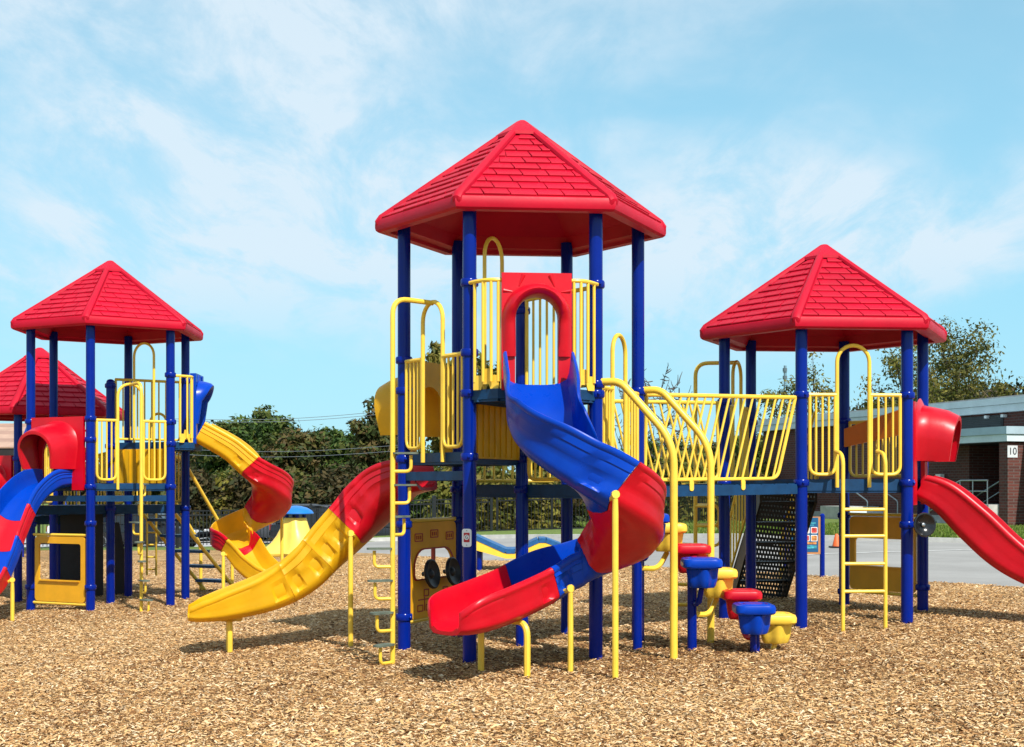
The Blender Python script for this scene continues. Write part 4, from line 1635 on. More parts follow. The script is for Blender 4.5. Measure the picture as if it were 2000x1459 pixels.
# painted line on the yard
PAINT = mat('white_road_paint', (0.62, 0.62, 0.60), 0.8, 0.12, 4.0, dirt=0.4, dirtcol=(0.3, 0.3, 0.3))
for (x0, y0, x1, y1) in ((4.6, 27.4, 12.5, 31.4),):
    d = Vector((x1 - x0, y1 - y0, 0)).normalized()
    s = UP.cross(d) * 0.06
    v = []
    for i in range(17):
        p = Vector((x0, y0, 0)).lerp(Vector((x1, y1, 0)), i / 16)
        for q in (p - s, p + s):
            v.append((q.x, q.y, ground_z(q.x, q.y) - 0.003))
    tag(MB().add(v, [(2 * i, 2 * i + 2, 2 * i + 3, 2 * i + 1) for i in range(16)]).build('road_marking', PAINT, None, smooth=None), kind='structure')

# grass blades on the lawn between kerb and building
def leaf_mat(name, rough=0.6, trans=0.25):
    m = bpy.data.materials.new(name)
    m.use_nodes = True
    t = m.node_tree
    b = t.nodes['Principled BSDF']
    b.inputs['Roughness'].default_value = rough
    b.inputs['Specular IOR Level'].default_value = 0.25
    at_ = node(t, 'ShaderNodeAttribute', attribute_name='tone')
    t.links.new(at_.outputs['Color'], b.inputs['Base Color'])
    if trans:
        tr = node(t, 'ShaderNodeBsdfTranslucent')
        t.links.new(at_.outputs['Color'], tr.inputs['Color'])
        mx = node(t, 'ShaderNodeMixShader', i_0=trans)
        t.links.new(b.outputs[0], mx.inputs[1])
        t.links.new(tr.outputs[0], mx.inputs[2])
        o = t.nodes['Material Output']
        t.links.new(mx.outputs[0], o.inputs[0])
    return m


LEAF = leaf_mat('leaves')
CHIP = leaf_mat('wood_chips', 0.85, 0.0)


def palette(n, cols, jitter=0.22):
    cols = np.array(cols, float)
    k = rng.integers(0, len(cols), n)
    c = cols[k] * (1 + rng.uniform(-jitter, jitter, (n, 1)))
    return np.clip(c, 0.002, 0.95)


def np_ground(x, y):
    return 0.03 * np.clip(x, -7.5, 6.5)


# wood chips lying on the mulch
def chips(n, y0, y1, power, size):
    u = rng.random(n)
    a = power + 2
    y = (y0 ** a + u * (y1 ** a - y0 ** a)) ** (1 / a) if abs(a) > 1e-3 else y0 * (y1 / y0) ** u
    wide = rng.random(n) < 0.16
    x = rng.uniform(-1, 1, n) * np.where(wide, 0.72 * y + 4.0, 0.40 * y + 1.2)
    keep = y < np.interp(x, EDGE_X, EDGE_Y) - 0.05
    x, y = x[keep], y[keep]
    n = len(x)
    L = size * np.minimum(rng.lognormal(0, 0.38, n), 1.9) * 0.5
    W = L * rng.uniform(0.16, 0.42, n)
    T = rng.uniform(0.002, 0.005, n)
    yaw = rng.uniform(0, 2 * np.pi, n)
    pit = rng.normal(0, 0.22, n)
    rol = rng.normal(0, 0.30, n)
    ax = np.stack([np.cos(yaw) * np.cos(pit), np.sin(yaw) * np.cos(pit), np.sin(pit)], 1)
    ay = np.stack([-np.sin(yaw) * np.cos(rol), np.cos(yaw) * np.cos(rol), np.sin(rol)], 1)
    az = np.cross(ax, ay)
    lift = np.abs(np.sin(pit)) * L * 0.8 + np.abs(np.sin(rol)) * W + rng.uniform(0.0, 0.012, n)
    w = relief(x, y)
    c = np.stack([x, y, np_ground(x, y) + w + lift], 1)
    tap = rng.uniform(0.35, 1.0, n)
    v = np.zeros((n, 8, 3))
    sk = rng.uniform(-0.3, 0.3, n)
    for k, (i, j, q) in enumerate(((-1, -1, 0), (1, -1, 0), (1, 1, 0), (-1, 1, 0), (-1, -1, 1), (1, -1, 1), (1, 1, 1), (-1, 1, 1))):
        ww = W * (tap if i > 0 else 1.0) * j
        ll = L * i + sk * L * j * 0.5
        v[:, k] = c + ax * ll[:, None] + ay * ww[:, None] + az * (T * q)[:, None]
    base = (np.arange(n) * 8)[:, None]
    q = np.concatenate([base + np.array(r) for r in ((4, 5, 6, 7), (0, 1, 5, 4), (2, 3, 7, 6))], 0)
    # tone: pale dry chips, with more brown ones in patches and round the towers
    light = np.array([[0.78, 0.57, 0.33], [0.72, 0.50, 0.26], [0.66, 0.43, 0.20], [0.80, 0.65, 0.44], [0.58, 0.36, 0.16], [0.46, 0.26, 0.11]])
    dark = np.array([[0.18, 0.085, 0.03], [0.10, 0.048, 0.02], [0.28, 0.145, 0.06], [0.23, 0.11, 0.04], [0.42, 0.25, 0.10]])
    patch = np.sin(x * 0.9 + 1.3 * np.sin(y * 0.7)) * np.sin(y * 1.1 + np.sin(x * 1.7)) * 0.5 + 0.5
    round_towers = np.exp(-((y - 12.4) / 2.0) ** 2) * (0.35 + 0.65 * patch) * (np.abs(x - 0.6) < 4.2) + np.exp(-((y - 19) / 2.4) ** 2) * np.exp(-((x + 5.5) / 2.5) ** 2) * 0.5 \
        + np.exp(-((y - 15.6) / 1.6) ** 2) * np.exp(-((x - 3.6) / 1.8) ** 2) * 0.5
    pd = 0.17 + 0.16 * patch + 0.42 * round_towers
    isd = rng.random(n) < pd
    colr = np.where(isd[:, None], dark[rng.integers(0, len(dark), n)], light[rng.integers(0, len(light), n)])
    colr = np.clip(colr * np.array([0.93, 0.87, 0.81]) * rng.uniform(0.75, 1.2, (n, 1)), 0.01, 0.9)
    cc = np.ones((n, 8, 4))
    cc[:, :, :3] = colr[:, None, :]
    return np_mesh('wood_chips', v.reshape(-1, 3), q, CHIP, None, cc.reshape(-1, 4))


tag(chips(390000, 7.2, 33, -1.85, 0.0265), 'loose tan and brown wood chips covering the play area', 'wood chips', kind='stuff')

# ------------------------------------------------------------------ trees
BARK = mat('grey_brown_bark', (0.10, 0.075, 0.05), 0.9, 0.2, 8.0, 0.4, 30)
TWIG = mat('grey_dead_twig', (0.10, 0.09, 0.085), 0.9, 0.15, 8.0)


def branch_tree(name, base, height, spread, label, leaves, size, cols, low=0.25, seed=0, limbs=11, group=None, twigs=5, puff=0.55, bark=BARK, r0=None, cat='tree', lean=0.0, kind=None, stems=1, tw=0.006):
    """trunk, limbs, twigs and a crown of single leaves gathered at the twig ends"""
    rs = np.random.default_rng(seed)
    t = empty(name, base, label, cat, group)
    base = Vector(base)
    r0 = r0 or height * 0.022
    m = MB()
    tips = []
    for s_ in range(stems):
        tr = []
        ox = 0 if stems == 1 else (s_ - (stems - 1) / 2) * spread * 0.5
        for i in range(7):
            f = i / 6
            tr.append(base + Vector((lean * f * height + ox * f + rs.normal(0, 0.02) * height * f, rs.normal(0, 0.02) * height * f, height * 0.92 * f)))
        m.tube(tr, [r0 * (1 - 0.88 * i / 6) for i in range(7)], 7)
        for b in range(limbs):
            f = low + (0.95 - low) * (b + rs.random() * 0.8) / limbs
            i = min(5, int(f * 6))
            p = tr[i].lerp(tr[i + 1], f * 6 - i)
            a = b * 2.4 + rs.random() * 0.8
            reach = spread * (0.55 + 0.5 * rs.random()) * math.sin(math.pi * min(1, (f - low) / (1.02 - low) * 0.78 + 0.20)) ** 0.7
            rise = height * (0.10 + 0.14 * rs.random())
            d = Vector((math.cos(a), math.sin(a), 0))
            pts = [p]
            for k in (1, 2, 3):
                g = k / 3
                pts.append(p + d * (reach * g) + UP * (rise * g ** 1.3) + Vector(rs.normal(0, 0.05, 3)) * reach * g)
            m.tube(pts, [r0 * 0.40 * (1 - f * 0.6) * (1 - 0.75 * k / 3) + 0.004 for k in range(4)], 5, cap=False)
            tips += [pts[2], pts[3], pts[3]]
            for w in range(twigs):
                q = pts[1].lerp(pts[3], rs.random())
                e = q + Vector(rs.normal(0, 1, 3)).normalized() * reach * (0.22 + 0.3 * rs.random()) + UP * reach * 0.12
                m.tube([q, q.lerp(e, 0.5) + Vector(rs.normal(0, 0.03, 3)) * reach, e], [r0 * 0.12 + tw, r0 * 0.07 + tw * 0.8, tw * 0.6], 4, cap=False)
                tips.append(e)
    tk = m.build('trunk', bark, t, fix=False, smooth=60)
    if leaves:
        tp = np.array([tuple(p) for p in tips])
        k = rs.integers(0, len(tp), leaves)
        sg = puff * spread * 0.36
        # each cluster keeps its own tone and size
        ctone = rs.integers(0, len(cols), len(tp))
        csize = rs.uniform(0.6, 1.35, len(tp))
        off = rs.normal(0, 1, (leaves, 3))
        off = off / np.linalg.norm(off, axis=1)[:, None] * (rs.random((leaves, 1)) ** 0.45) * 1.5
        c = tp[k] + off * sg * csize[k][:, None] * np.array([1, 1, 0.72])
        c[:, 2] = np.maximum(c[:, 2], base.z + 0.1)
        nrm = off + rs.normal(0, 0.7, (leaves, 3)) + np.array([0, 0, 0.5])
        nrm /= np.linalg.norm(nrm, axis=1)[:, None]
        rv = rs.normal(0, 1, (leaves, 3))
        a1 = np.cross(nrm, rv)
        a1 /= np.linalg.norm(a1, axis=1)[:, None]
        a2 = np.cross(nrm, a1)
        L = size * rs.uniform(0.6, 1.4, leaves)
        v = np.zeros((leaves, 4, 3))
        v[:, 0] = c - a1 * L[:, None]
        v[:, 1] = c + a2 * (L * 0.45)[:, None] - a1 * (L * 0.1)[:, None]
        v[:, 2] = c + a1 * L[:, None] + nrm * (L * 0.25)[:, None]
        v[:, 3] = c - a2 * (L * 0.45)[:, None] - a1 * (L * 0.1)[:, None]
        cl_ = np.array(cols)[ctone[k]] * rs.uniform(0.7, 1.3, (leaves, 1))
        swap = rs.random(leaves) < 0.25
        cl_[swap] = np.array(cols)[rs.integers(0, len(cols), swap.sum())]
        cc = np.ones((leaves, 4, 4))
        cc[:, :, :3] = np.clip(cl_, 0.003, 0.8)[:, None, :]
        q = np.arange(leaves * 4).reshape(-1, 4)
        np_mesh('crown', v.reshape(-1, 3), q, LEAF, t, cc.reshape(-1, 4))
    return t


DKG = [(0.024, 0.052, 0.010), (0.044, 0.088, 0.014), (0.078, 0.120, 0.020), (0.095, 0.115, 0.024)]
MIX = [(0.035, 0.050, 0.012), (0.085, 0.085, 0.018), (0.100, 0.070, 0.022), (0.050, 0.070, 0.015)]
BRN = [(0.060, 0.045, 0.016), (0.045, 0.042, 0.014), (0.036, 0.044, 0.012), (0.085, 0.060, 0.018)]
YLG = [(0.13, 0.13, 0.020), (0.19, 0.17, 0.028), (0.09, 0.105, 0.018), (0.15, 0.12, 0.02)]


def tree_at(u, top, y, wide, cols, leaves, label, size=0.20, seed=0, name='leafy_tree', group='trees beyond the parking lot', **kw):
    x = (u - 1000) / F * y
    zb = ground_z(x, y)
    h = EYE + (HOR - top) / F * y - zb
    return branch_tree(name, (x, y, zb - 0.05), h * 1.0, wide / F * y / 2, label, leaves, size, cols, seed=seed, group=group, **kw)


row = [(398, 868, 74, 95, MIX, 'mid green tree just right of the left tower post'),
       (452, 822, 72, 110, DKG, 'dark green tree at the left end of the row, above the red slide curve'),
       (520, 812, 76, 120, DKG, 'tallest dark green tree in the row above the yellow red slide'),
       (580, 836, 70, 110, MIX, 'olive green tree in the middle of the row, above the blue dome cap'),
       (636, 840, 75, 110, DKG, 'dark tree right of the middle of the row behind the cars'),
       (690, 856, 70, 105, DKG, 'low dark tree over the joint of the straight slide'),
       (738, 800, 66, 120, MIX, 'brownish green tree just left of the middle tower')]
for i, (u, tp_, y, w, c, lb) in enumerate(row):
    tree_at(u, tp_ + 8, y, w * 1.22, c, 10500, lb, seed=20 + i, low=0.10, limbs=20, twigs=5, puff=0.60, size=0.15)
for i, (u, tp_, y, w, c, lb, n) in enumerate([
        (300, 905, 80, 120, MIX, 'low bushy tree seen through the left tower posts', 3500),
        (180, 915, 84, 150, BRN, 'brownish tree low behind the left tower', 3500),
        (30, 880, 78, 120, BRN, 'brown autumn tree at the far left below the shelter roof', 3000),
        (800, 880, 76, 110, DKG, 'dark tree behind the dashboard panel tower side', 4200),
        (868, 688, 62, 100, YLG, 'tall thin yellow green tree seen behind the entry hoop', 2300),
        (955, 700, 64, 90, YLG, 'tall thin yellow green tree seen behind the red gateway rails', 1900),
        (930, 870, 78, 130, DKG, 'dark tree behind the middle tower deck', 4200),
        (1060, 868, 80, 140, DKG, 'dark tree behind the blue spiral slide', 4200),
        (1170, 895, 82, 130, MIX, 'olive tree behind the tall right post of the middle tower', 4200),
        (1290, 868, 88, 150, DKG, 'dark green tree behind the left half of the bridge', 5000),
        (1380, 878, 84, 140, MIX, 'olive green tree behind the middle of the bridge', 5000),
        (1460, 868, 92, 150, DKG, 'dark green tree behind the right half of the bridge', 5000)]):
    tree_at(u, tp_, y, w, c, int(n * 1.5), lb, seed=60 + i, low=0.12 if n > 3000 else 0.35, limbs=15, twigs=5, puff=0.66 if n > 3000 else 0.55, size=0.16)
# thinner trees standing against the sky
tree_at(1770, 690, 72, 190, YLG, 4200, 'sparse yellow green tree half hidden by the right tower roof', size=0.105, seed=101, low=0.30, limbs=15, twigs=7, puff=0.55, group='trees behind the school', name='sparse_tree')
tree_at(1862, 664, 76, 230, [(0.10, 0.10, 0.02), (0.15, 0.13, 0.025), (0.07, 0.08, 0.018)], 9500, 'large thinning tree above the school roof, right of the red roof', size=0.11, seed=104, low=0.28, limbs=20, twigs=8, puff=0.50, group='trees behind the school', name='sparse_tree')
tree_at(1590, 716, 78, 130, YLG, 1600, 'very thin tree behind the right tower post', size=0.11, seed=106, low=0.35, limbs=13, twigs=7, puff=0.55, group='trees behind the school', name='sparse_tree')
tree_at(1512, 756, 80, 110, YLG, 2000, 'small yellow green treetop above the bridge rail', size=0.11, seed=107, low=0.4, limbs=12, twigs=5, puff=0.6, group='trees behind the school', name='sparse_tree')
tree_at(1290, 712, 74, 150, DKG, 0, 'bare leafless tree right of the middle tower', seed=110, low=0.35, limbs=16, twigs=12, bark=TWIG, group=None, name='bare_tree', r0=0.12, tw=0.020)
tree_at(1225, 725, 78, 90, DKG, 0, 'bare thin tree between the two tall right posts', seed=111, low=0.4, limbs=12, twigs=11, bark=TWIG, group=None, name='bare_tree', r0=0.10, tw=0.020)
tree_at(425, 818, 82, 50, DKG, 0, 'leafless treetop above the blue gateway', seed=112, low=0.5, limbs=9, twigs=6, bark=TWIG, group=None, name='bare_tree', r0=0.05, tw=0.014)
# shrubs in front of the wood
k = 0
for (u, tp_, y, w, cols, lb) in [(385, 930, 60, 90, BRN, 'brown shrub by the fence beside the left tower post'), (440, 940, 61, 110, YLG, 'yellow brown shrub at the left of the thicket'), (510, 934, 60, 110, BRN, 'russet shrub below the tallest tree'),
                                 (585, 938, 61, 110, MIX, 'olive shrub above the blue dome'), (660, 930, 60, 110, BRN, 'russet shrub over the parked dark car'), (735, 936, 60, 100, BRN, 'brown shrub at the right end of the thicket'),
                                 (815, 930, 56, 90, DKG, 'dark green shrub left of the dashboard panel'), (885, 925, 55, 90, YLG, 'yellow shrub above the dashboard panel'), (965, 922, 55, 100, YLG, 'bright yellow shrub right of the white notice plate'),
                                 (1040, 930, 55, 90, YLG, 'yellow green shrub behind the spiral slide'), (1120, 925, 56, 110, MIX, 'olive shrub behind the slide turn'), (1215, 915, 58, 120, DKG, 'dark shrub between the slide and bridge'),
                                 (1310, 900, 60, 130, YLG, 'yellow green shrub under the left end of the bridge'), (1400, 905, 62, 130, MIX, 'olive shrub under the middle of the bridge'), (1480, 910, 64, 110, YLG, 'yellow green shrub under the right end of the bridge')]:
    tree_at(u, tp_, y, w * 1.15, cols, 2600, lb, seed=200 + k, low=0.05, limbs=12, twigs=4, puff=1.0, size=0.15, name='shrub', group='shrubs beyond the fence', cat='shrub', stems=2, r0=0.03)
    k += 1

# ------------------------------------------------------------------ far hills
hm = grass_mat('wooded_hillside', (0.012, 0.022, 0.010), (0.050, 0.042, 0.018), 0.16)
for (name, y, h0, x0, x1, sd_) in (('hill', 330, 26.0, 42, 330, 3), ('hill', 300, 5.5, -260, 60, 5)):
    rs = np.random.default_rng(sd_)
    xs_ = np.linspace(x0, x1, 240)
    ph = rs.uniform(0, 6.28, 12)
    prof = h0 * (0.93 + 0.05 * np.sin(xs_ / 45 + ph[0]) + 0.03 * np.sin(xs_ / 17 + ph[1])) + sum(0.32 * np.sin(xs_ * f_ + ph[i]) for i, f_ in enumerate((0.7, 1.3, 2.1, 3.1)))
    fall = np.clip((xs_ - x0) / 60, 0, 1) ** 0.6 * np.clip((x1 - xs_) / 60, 0.0, 1) ** 0.6
    prof = prof * fall
    rows_ = [(-40, -2.0), (-25, 0.35), (-12, 0.68), (-4, 0.90), (0, 1.0), (40, 0.7), (90, -0.1)]
    v, f = [], []
    for (dy_, k_) in rows_:
        for x, z in zip(xs_, prof):
            v.append((x, y + dy_ + rs.normal(0, 1.2), z * k_ + (rs.normal(0, 0.5) if 0 < k_ else 0) - (2 if k_ < 0 else 0)))
    n = len(xs_)
    for i in range(len(rows_) - 1):
        for j in range(n - 1):
            f.append((i * n + j, i * n + j + 1, (i + 1) * n + j + 1, (i + 1) * n + j))
    tag(MB().add(v, f).build(name, hm, None, smooth=None), kind='structure')
# treetops that roughen the ridge
nl = 26000
rs = np.random.default_rng(9)
x = rs.uniform(48, 310, nl)
prof = 26.0 * (0.93 + 0.05 * np.sin(x / 45) + 0.03 * np.sin(x / 17))
y = 330 - rs.uniform(-2, 30, nl)
z = np.interp(y, [290, 305, 318, 326, 330], [-2, 0.35, 0.68, 0.90, 1.0]) * prof * np.clip((x - 42) / 60, 0, 1) ** 0.6 + rs.uniform(-0.4, 1.5, nl)
c = np.stack([x, y, z], 1)
a1 = rs.normal(0, 1, (nl, 3)); a1 /= np.linalg.norm(a1, axis=1)[:, None]
a2 = np.cross(a1, rs.normal(0, 1, (nl, 3))); a2 /= np.linalg.norm(a2, axis=1)[:, None]
L = rs.uniform(0.4, 0.9, nl)[:, None]
v = np.stack([c - a1 * L, c + a2 * L * 0.6, c + a1 * L, c - a2 * L * 0.6], 1)
cols = np.array([(0.020, 0.034, 0.012), (0.034, 0.040, 0.014), (0.060, 0.040, 0.016), (0.045, 0.045, 0.015), (0.015, 0.026, 0.012)])
cc = np.ones((nl, 4, 4)); cc[:, :, :3] = cols[rs.integers(0, 5, nl)][:, None, :]
tag(np_mesh('forest', v.reshape(-1, 3), np.arange(nl * 4).reshape(-1, 4), LEAF, None, cc.reshape(-1, 4)), 'dark autumn woods covering the far ridge', 'forest', kind='stuff')

# ------------------------------------------------------------------ fence
FMAT = mat('black_fence_paint', (0.008, 0.008, 0.009), 0.4, 0.15, 5.0)


def fence_run(pts, label, h=1.08, gate=False):
    p0 = Vector((*pts[0], 0))
    g = empty('metal_gate' if gate else 'metal_fence', (p0.x, p0.y, gz(p0.x)), label, 'gate' if gate else 'fence')
    for a, b in zip(pts[:-1], pts[1:]):
        a, b = Vector((*a, 0)), Vector((*b, 0))
        L = (b - a).length
        n = max(1, round(L / 2.4))
        for i in range(n):
            q0, q1 = a.lerp(b, i / n), a.lerp(b, (i + 1) / n)
            z0, z1 = gz(q0.x), gz(q1.x)
            d = (q1 - q0).normalized()
            s = UP.cross(d)
            pw = 0.075 if not gate else 0.11
            m = MB().box(q0 + UP * (z0 + (h + 0.10) / 2 - 0.05), (pw, pw, h + 0.2), d, s)
            m.lathe([(pw * 0.72, 0), (pw * 0.72, 0.015), (pw * 0.3, 0.05)], c=q0 + UP * (z0 + h + 0.10), n=4)
            m.build('post', FMAT, g, smooth=None)
            for zz in (0.12, h - 0.13, h):
                e0, e1 = q0 + UP * (z0 + zz), q1 + UP * (z1 + zz)
                dd = (e1 - e0)
                ln = dd.length
                dd.normalize()
                MB().box((e0 + e1) / 2, (ln - 0.06, 0.035, 0.04), dd, s).build('rail', FMAT, g, smooth=None)
            pk = MB()
            k = int((q1 - q0).length / 0.115)
            for j in range(1, k):
                p = q0.lerp(q1, j / k)
                z = z0 + (z1 - z0) * j / k
                pk.box(p + UP * (z + h / 2 + 0.03), (0.019, 0.019, h - 0.02), d, s)
            tag(pk.build('pickets', FMAT, g, smooth=None, fix=False), kind='stuff')
        zb = gz(b.x)
        MB().box(b + UP * (zb + (h + 0.10) / 2 - 0.05), (0.075, 0.075, h + 0.2), d, s).build('post', FMAT, g, smooth=None)


fence_run(FENCE[:4], 'black picket fence in front of the trees at left')
fence_run([(-4.5, 44.85), (-0.7, 46.4)], 'black double gate behind the dashboard panel', gate=True, h=1.22)
fence_run([(-0.5, 46.42), (3.2, 46.0), (8.5, 51.0), (11.5, 58.0)], 'black picket fence behind the spiral slide and bridge', h=1.25)

# ------------------------------------------------------------------ cars
GLASS = mat('dark_car_glass', (0.012, 0.015, 0.018), 0.06, 0.1, 3.0)
TYRE = mat('tyre_rubber', (0.012, 0.012, 0.012), 0.8, 0.1, 8.0)
RIM = mat('alloy_rim', (0.5, 0.5, 0.52), 0.3, 0.05, 8.0, metal=1.0)
LAMP = mat('red_lamp', (0.5, 0.01, 0.01), 0.2, 0.05)
HLAMP = mat('clear_lamp', (0.75, 0.76, 0.78), 0.12, 0.05)


def car(c, yaw, paint, label, suv=True):
    t = empty('parked_car', c, label, 'car', 'cars parked beyond the fence')
    fx = Vector((math.cos(yaw), math.sin(yaw), 0))
    sx = UP.cross(fx)
    c = Vector(c)
    hh = 1.66 if suv else 1.42
    # body: stations along the car, each a rounded section
    belt = 0.98 if suv else 0.88
    st = [(-2.28, 0.50, 0.72, 0.78), (-2.20, 0.40, belt - 0.02, 0.86), (-1.5, 0.34, belt + 0.02, 0.91), (0.0, 0.30, belt, 0.92), (0.95, 0.32, belt - 0.02, 0.91), (1.25, 0.34, belt - 0.08, 0.90), (2.0, 0.38, belt - 0.20, 0.85), (2.25, 0.45, 0.68, 0.74)]
    v, f = [], []
    for (x, z0, z1, w) in st:
        sec = [(-w * 0.9, z0), (-w, z0 + 0.15), (-w, z1 - 0.22), (-w * 0.93, z1 - 0.04), (-w * 0.8, z1), (w * 0.8, z1), (w * 0.93, z1 - 0.04), (w, z1 - 0.22), (w, z0 + 0.15), (w * 0.9, z0)]
        v += [c + fx * x + sx * a + UP * b for (a, b) in sec]
    q = 10
    for i in range(len(st) - 1):
        for j in range(q):
            f.append((i * q + j, i * q + (j + 1) % q, (i + 1) * q + (j + 1) % q, (i + 1) * q + j))
    f += [tuple(reversed(range(q))), tuple((len(st) - 1) * q + j for j in range(q))]
    body = MB().add(v, f).build('body', paint, t, smooth=50)
    # roof and pillars
    rf = [(-2.05, belt), (-1.72, hh - 0.10), (-1.2, hh), (0.0, hh), (0.35, hh - 0.06), (1.12, belt - 0.02)] if suv else [(-1.7, belt), (-0.95, hh - 0.05), (-0.5, hh), (0.1, hh), (0.35, hh - 0.05), (1.15, belt - 0.02)]
    v, f = [], []
    for (x, z) in rf:
        w = 0.80 - 0.16 * max(0, (z - belt)) / (hh - belt)
        v += [c + fx * x - sx * w + UP * (z - 0.03), c + fx * x - sx * (w - 0.07) + UP * (z + 0.012), c + fx * x + sx * (w - 0.07) + UP * (z + 0.012), c + fx * x + sx * w + UP * (z - 0.03)]
    for i in range(len(rf) - 1):
        for j in range(3):
            f.append((i * 4 + j, i * 4 + j + 1, (i + 1) * 4 + j + 1, (i + 1) * 4 + j))
    MB().add(v, f).build('roof', paint, body, smooth=40, fix=False)
    # side glass, windscreen and rear window, just proud of the cabin
    for s in (-1, 1):
        pts = [(p[0] * 0.96, belt if k_ in (0, len(rf) - 1) else p[1] - 0.09) for k_, p in enumerate(rf)]
        vv = []
        for (x, z) in pts:
            w = 0.80 - 0.16 * max(0, (z - belt)) / (hh - belt)
            vv.append(c + fx * x + sx * (s * (w + 0.004)) + UP * z)
        MB().add(vv, [tuple(range(len(vv)))]).build('side_window', GLASS, body, smooth=None, fix=False)
        MB().box(c + fx * -0.45 + sx * (s * 0.79) + UP * ((belt + hh) / 2 - 0.04), (0.09, 0.03, hh - belt - 0.1), fx, sx).build('pillar', paint, body, smooth=None)
        MB().box(c + fx * 0.85 + sx * (s * 1.0) + UP * (belt + 0.05), (0.12, 0.16, 0.12), fx, sx).build('mirror', paint, body, smooth=None)
    for (x, nm, a, b) in ((1, 'windscreen', rf[-2], rf[-1]), (-1, 'rear_window', rf[1], rf[0])):
        w0, w1 = 0.58, 0.70
        off = (fx * x + UP * 0.6) * 0.02
        MB().add([c + fx * a[0] - sx * w0 + UP * (a[1] - 0.02) + off, c + fx * a[0] + sx * w0 + UP * (a[1] - 0.02) + off, c + fx * b[0] + sx * w1 + UP * (b[1] + 0.05) + off, c + fx * b[0] - sx * w1 + UP * (b[1] + 0.05) + off], [(0, 1, 2, 3)]).build(nm, GLASS, body, smooth=None)
    for s in (-1, 1):
        for x in (-1.38, 1.38):
            w = MB().lathe([(0.20, -0.11), (0.33, -0.11), (0.345, -0.08), (0.345, 0.08), (0.33, 0.11), (0.20, 0.11)], c=c + fx * x + sx * (s * 0.82) + UP * 0.345, n=20, az=sx * s).build('wheel', TYRE, t)
            MB().lathe([(0.21, 0.0), (0.20, 0.115), (0.06, 0.09), (0.03, 0.12)], c=c + fx * x + sx * (s * 0.82) + UP * 0.345, n=14, az=sx * s).build('rim', RIM, w)
        MB().box(c + fx * -2.24 + sx * (s * 0.68) + UP * (belt - 0.16), (0.06, 0.16, 0.22), fx, sx).build('tail_lamp', LAMP, t, smooth=None)
        MB().box(c + fx * 2.17 + sx * (s * 0.62) + UP * (belt - 0.28), (0.10, 0.28, 0.12), fx, sx).build('headlight', HLAMP, t, smooth=None)
    return t


CB = mat('car_paint_black', (0.010, 0.011, 0.014), 0.12, 0.1, 2.0)
CG = mat('car_paint_graphite', (0.045, 0.05, 0.06), 0.15, 0.1, 2.0)
CR = mat('car_paint_red', (0.35, 0.01, 0.015), 0.15, 0.1, 2.0)
CW = mat('car_paint_white', (0.75, 0.76, 0.78), 0.15, 0.03, 2.0)
for (u, y, yaw, mt, lb, suv) in [(645, 53.5, R(4), CB, 'black parked car whose roof shows right of the blue dome', True), (560, 56.5, R(185), CG, 'graphite parked car behind the spiral slide curve at left', True), (755, 52.0, R(8), CB, 'black parked car left of the middle tower, wheel showing', False),
                                 (285, 52.0, R(-5), CB, 'black parked car seen through the left tower', True), (215, 54.0, R(-5), CW, 'white parked car seen through the left tower posts', False), (1003, 58.0, R(95), CR, 'red parked car behind the gate', False)]:
    x = (u - 1000) / F * y
    car((x, y, LOT), yaw, mt, lb, suv)

# ------------------------------------------------------------------ cables, mast
CABLE = mat('grey_cable', (0.16, 0.18, 0.20), 0.6, 0.05)
WOODP = mat('weathered_pole_wood', (0.16, 0.12, 0.085), 0.85, 0.15, 6.0, 0.3, 30)
poles = []
for (u, y, top, lb) in ((332, 64.0, 803, 'wooden utility pole hidden behind the left tower post'), (787, 60.0, 782, 'wooden utility pole hidden behind the middle tower left post')):
    x = (u - 1000) / F * y
    z1 = EYE + (HOR - top) / F * y
    t = empty('utility_pole', (x, y, LOT), lb, 'utility pole')
    MB().lathe([(0.13, LOT - 0.2), (0.10, z1)], c=(x, y, 0), n=10).build('pole', WOODP, t)
    MB().box((x, y, z1 - 0.25), (0.1, 0.5, 0.1)).build('crossarm', WOODP, t, smooth=None)
    poles.append((x, y, z1))
for (dz0, dz1, dy_, lb) in ((-0.35, -0.38, 0.1, 'upper overhead cable crossing the sky above the trees'), (-0.46, -0.52, -0.1, 'second overhead cable just below the upper one'), (-1.75, -1.95, 0.12, 'lower overhead cable in front of the dark trees'), (-2.0, -2.2, -0.12, 'lowest overhead cable in front of the dark trees')):
    a, b = Vector((poles[0][0], poles[0][1] + dy_, poles[0][2] + dz0)), Vector((poles[1][0], poles[1][1] + dy_, poles[1][2] + dz1))
    pts = [a.lerp(b, i / 12) - UP * (0.22 * math.sin(math.pi * i / 12)) for i in range(13)]
    tag(MB().tube(pts, 0.011, 5).build('overhead_cable', CABLE), lb, 'cable')
x = (1533 - 1000) / F * 160
zt = EYE + (HOR - 714) / F * 160
t = empty('radio_mast', (x, 160, 0), 'thin radio mast rising above the bridge', 'mast')
m = MB()
for k in range(3):
    a = R(120 * k)
    m.tube([(x + 0.22 * math.cos(a), 160 + 0.22 * math.sin(a), 0), (x + 0.12 * math.cos(a), 160 + 0.12 * math.sin(a), zt)], 0.05, 4)
m.build('lattice_legs', mat('mast_steel', (0.10, 0.14, 0.17), 0.5, 0.05), t)
for k in range(14):
    z = zt * (0.3 + 0.05 * k)
    MB().box((x, 160, z), (0.4, 0.4, 0.06)).build('brace', MATS['mast_steel'], t, smooth=None)
for z in (zt - 0.3, zt - 1.2):
    MB().lathe([(0.26, 0), (0.26, 0.4)], c=(x, 160, z - 0.4), n=8).build('antenna', MATS['mast_steel'], t)

# ------------------------------------------------------------------ school building on the right


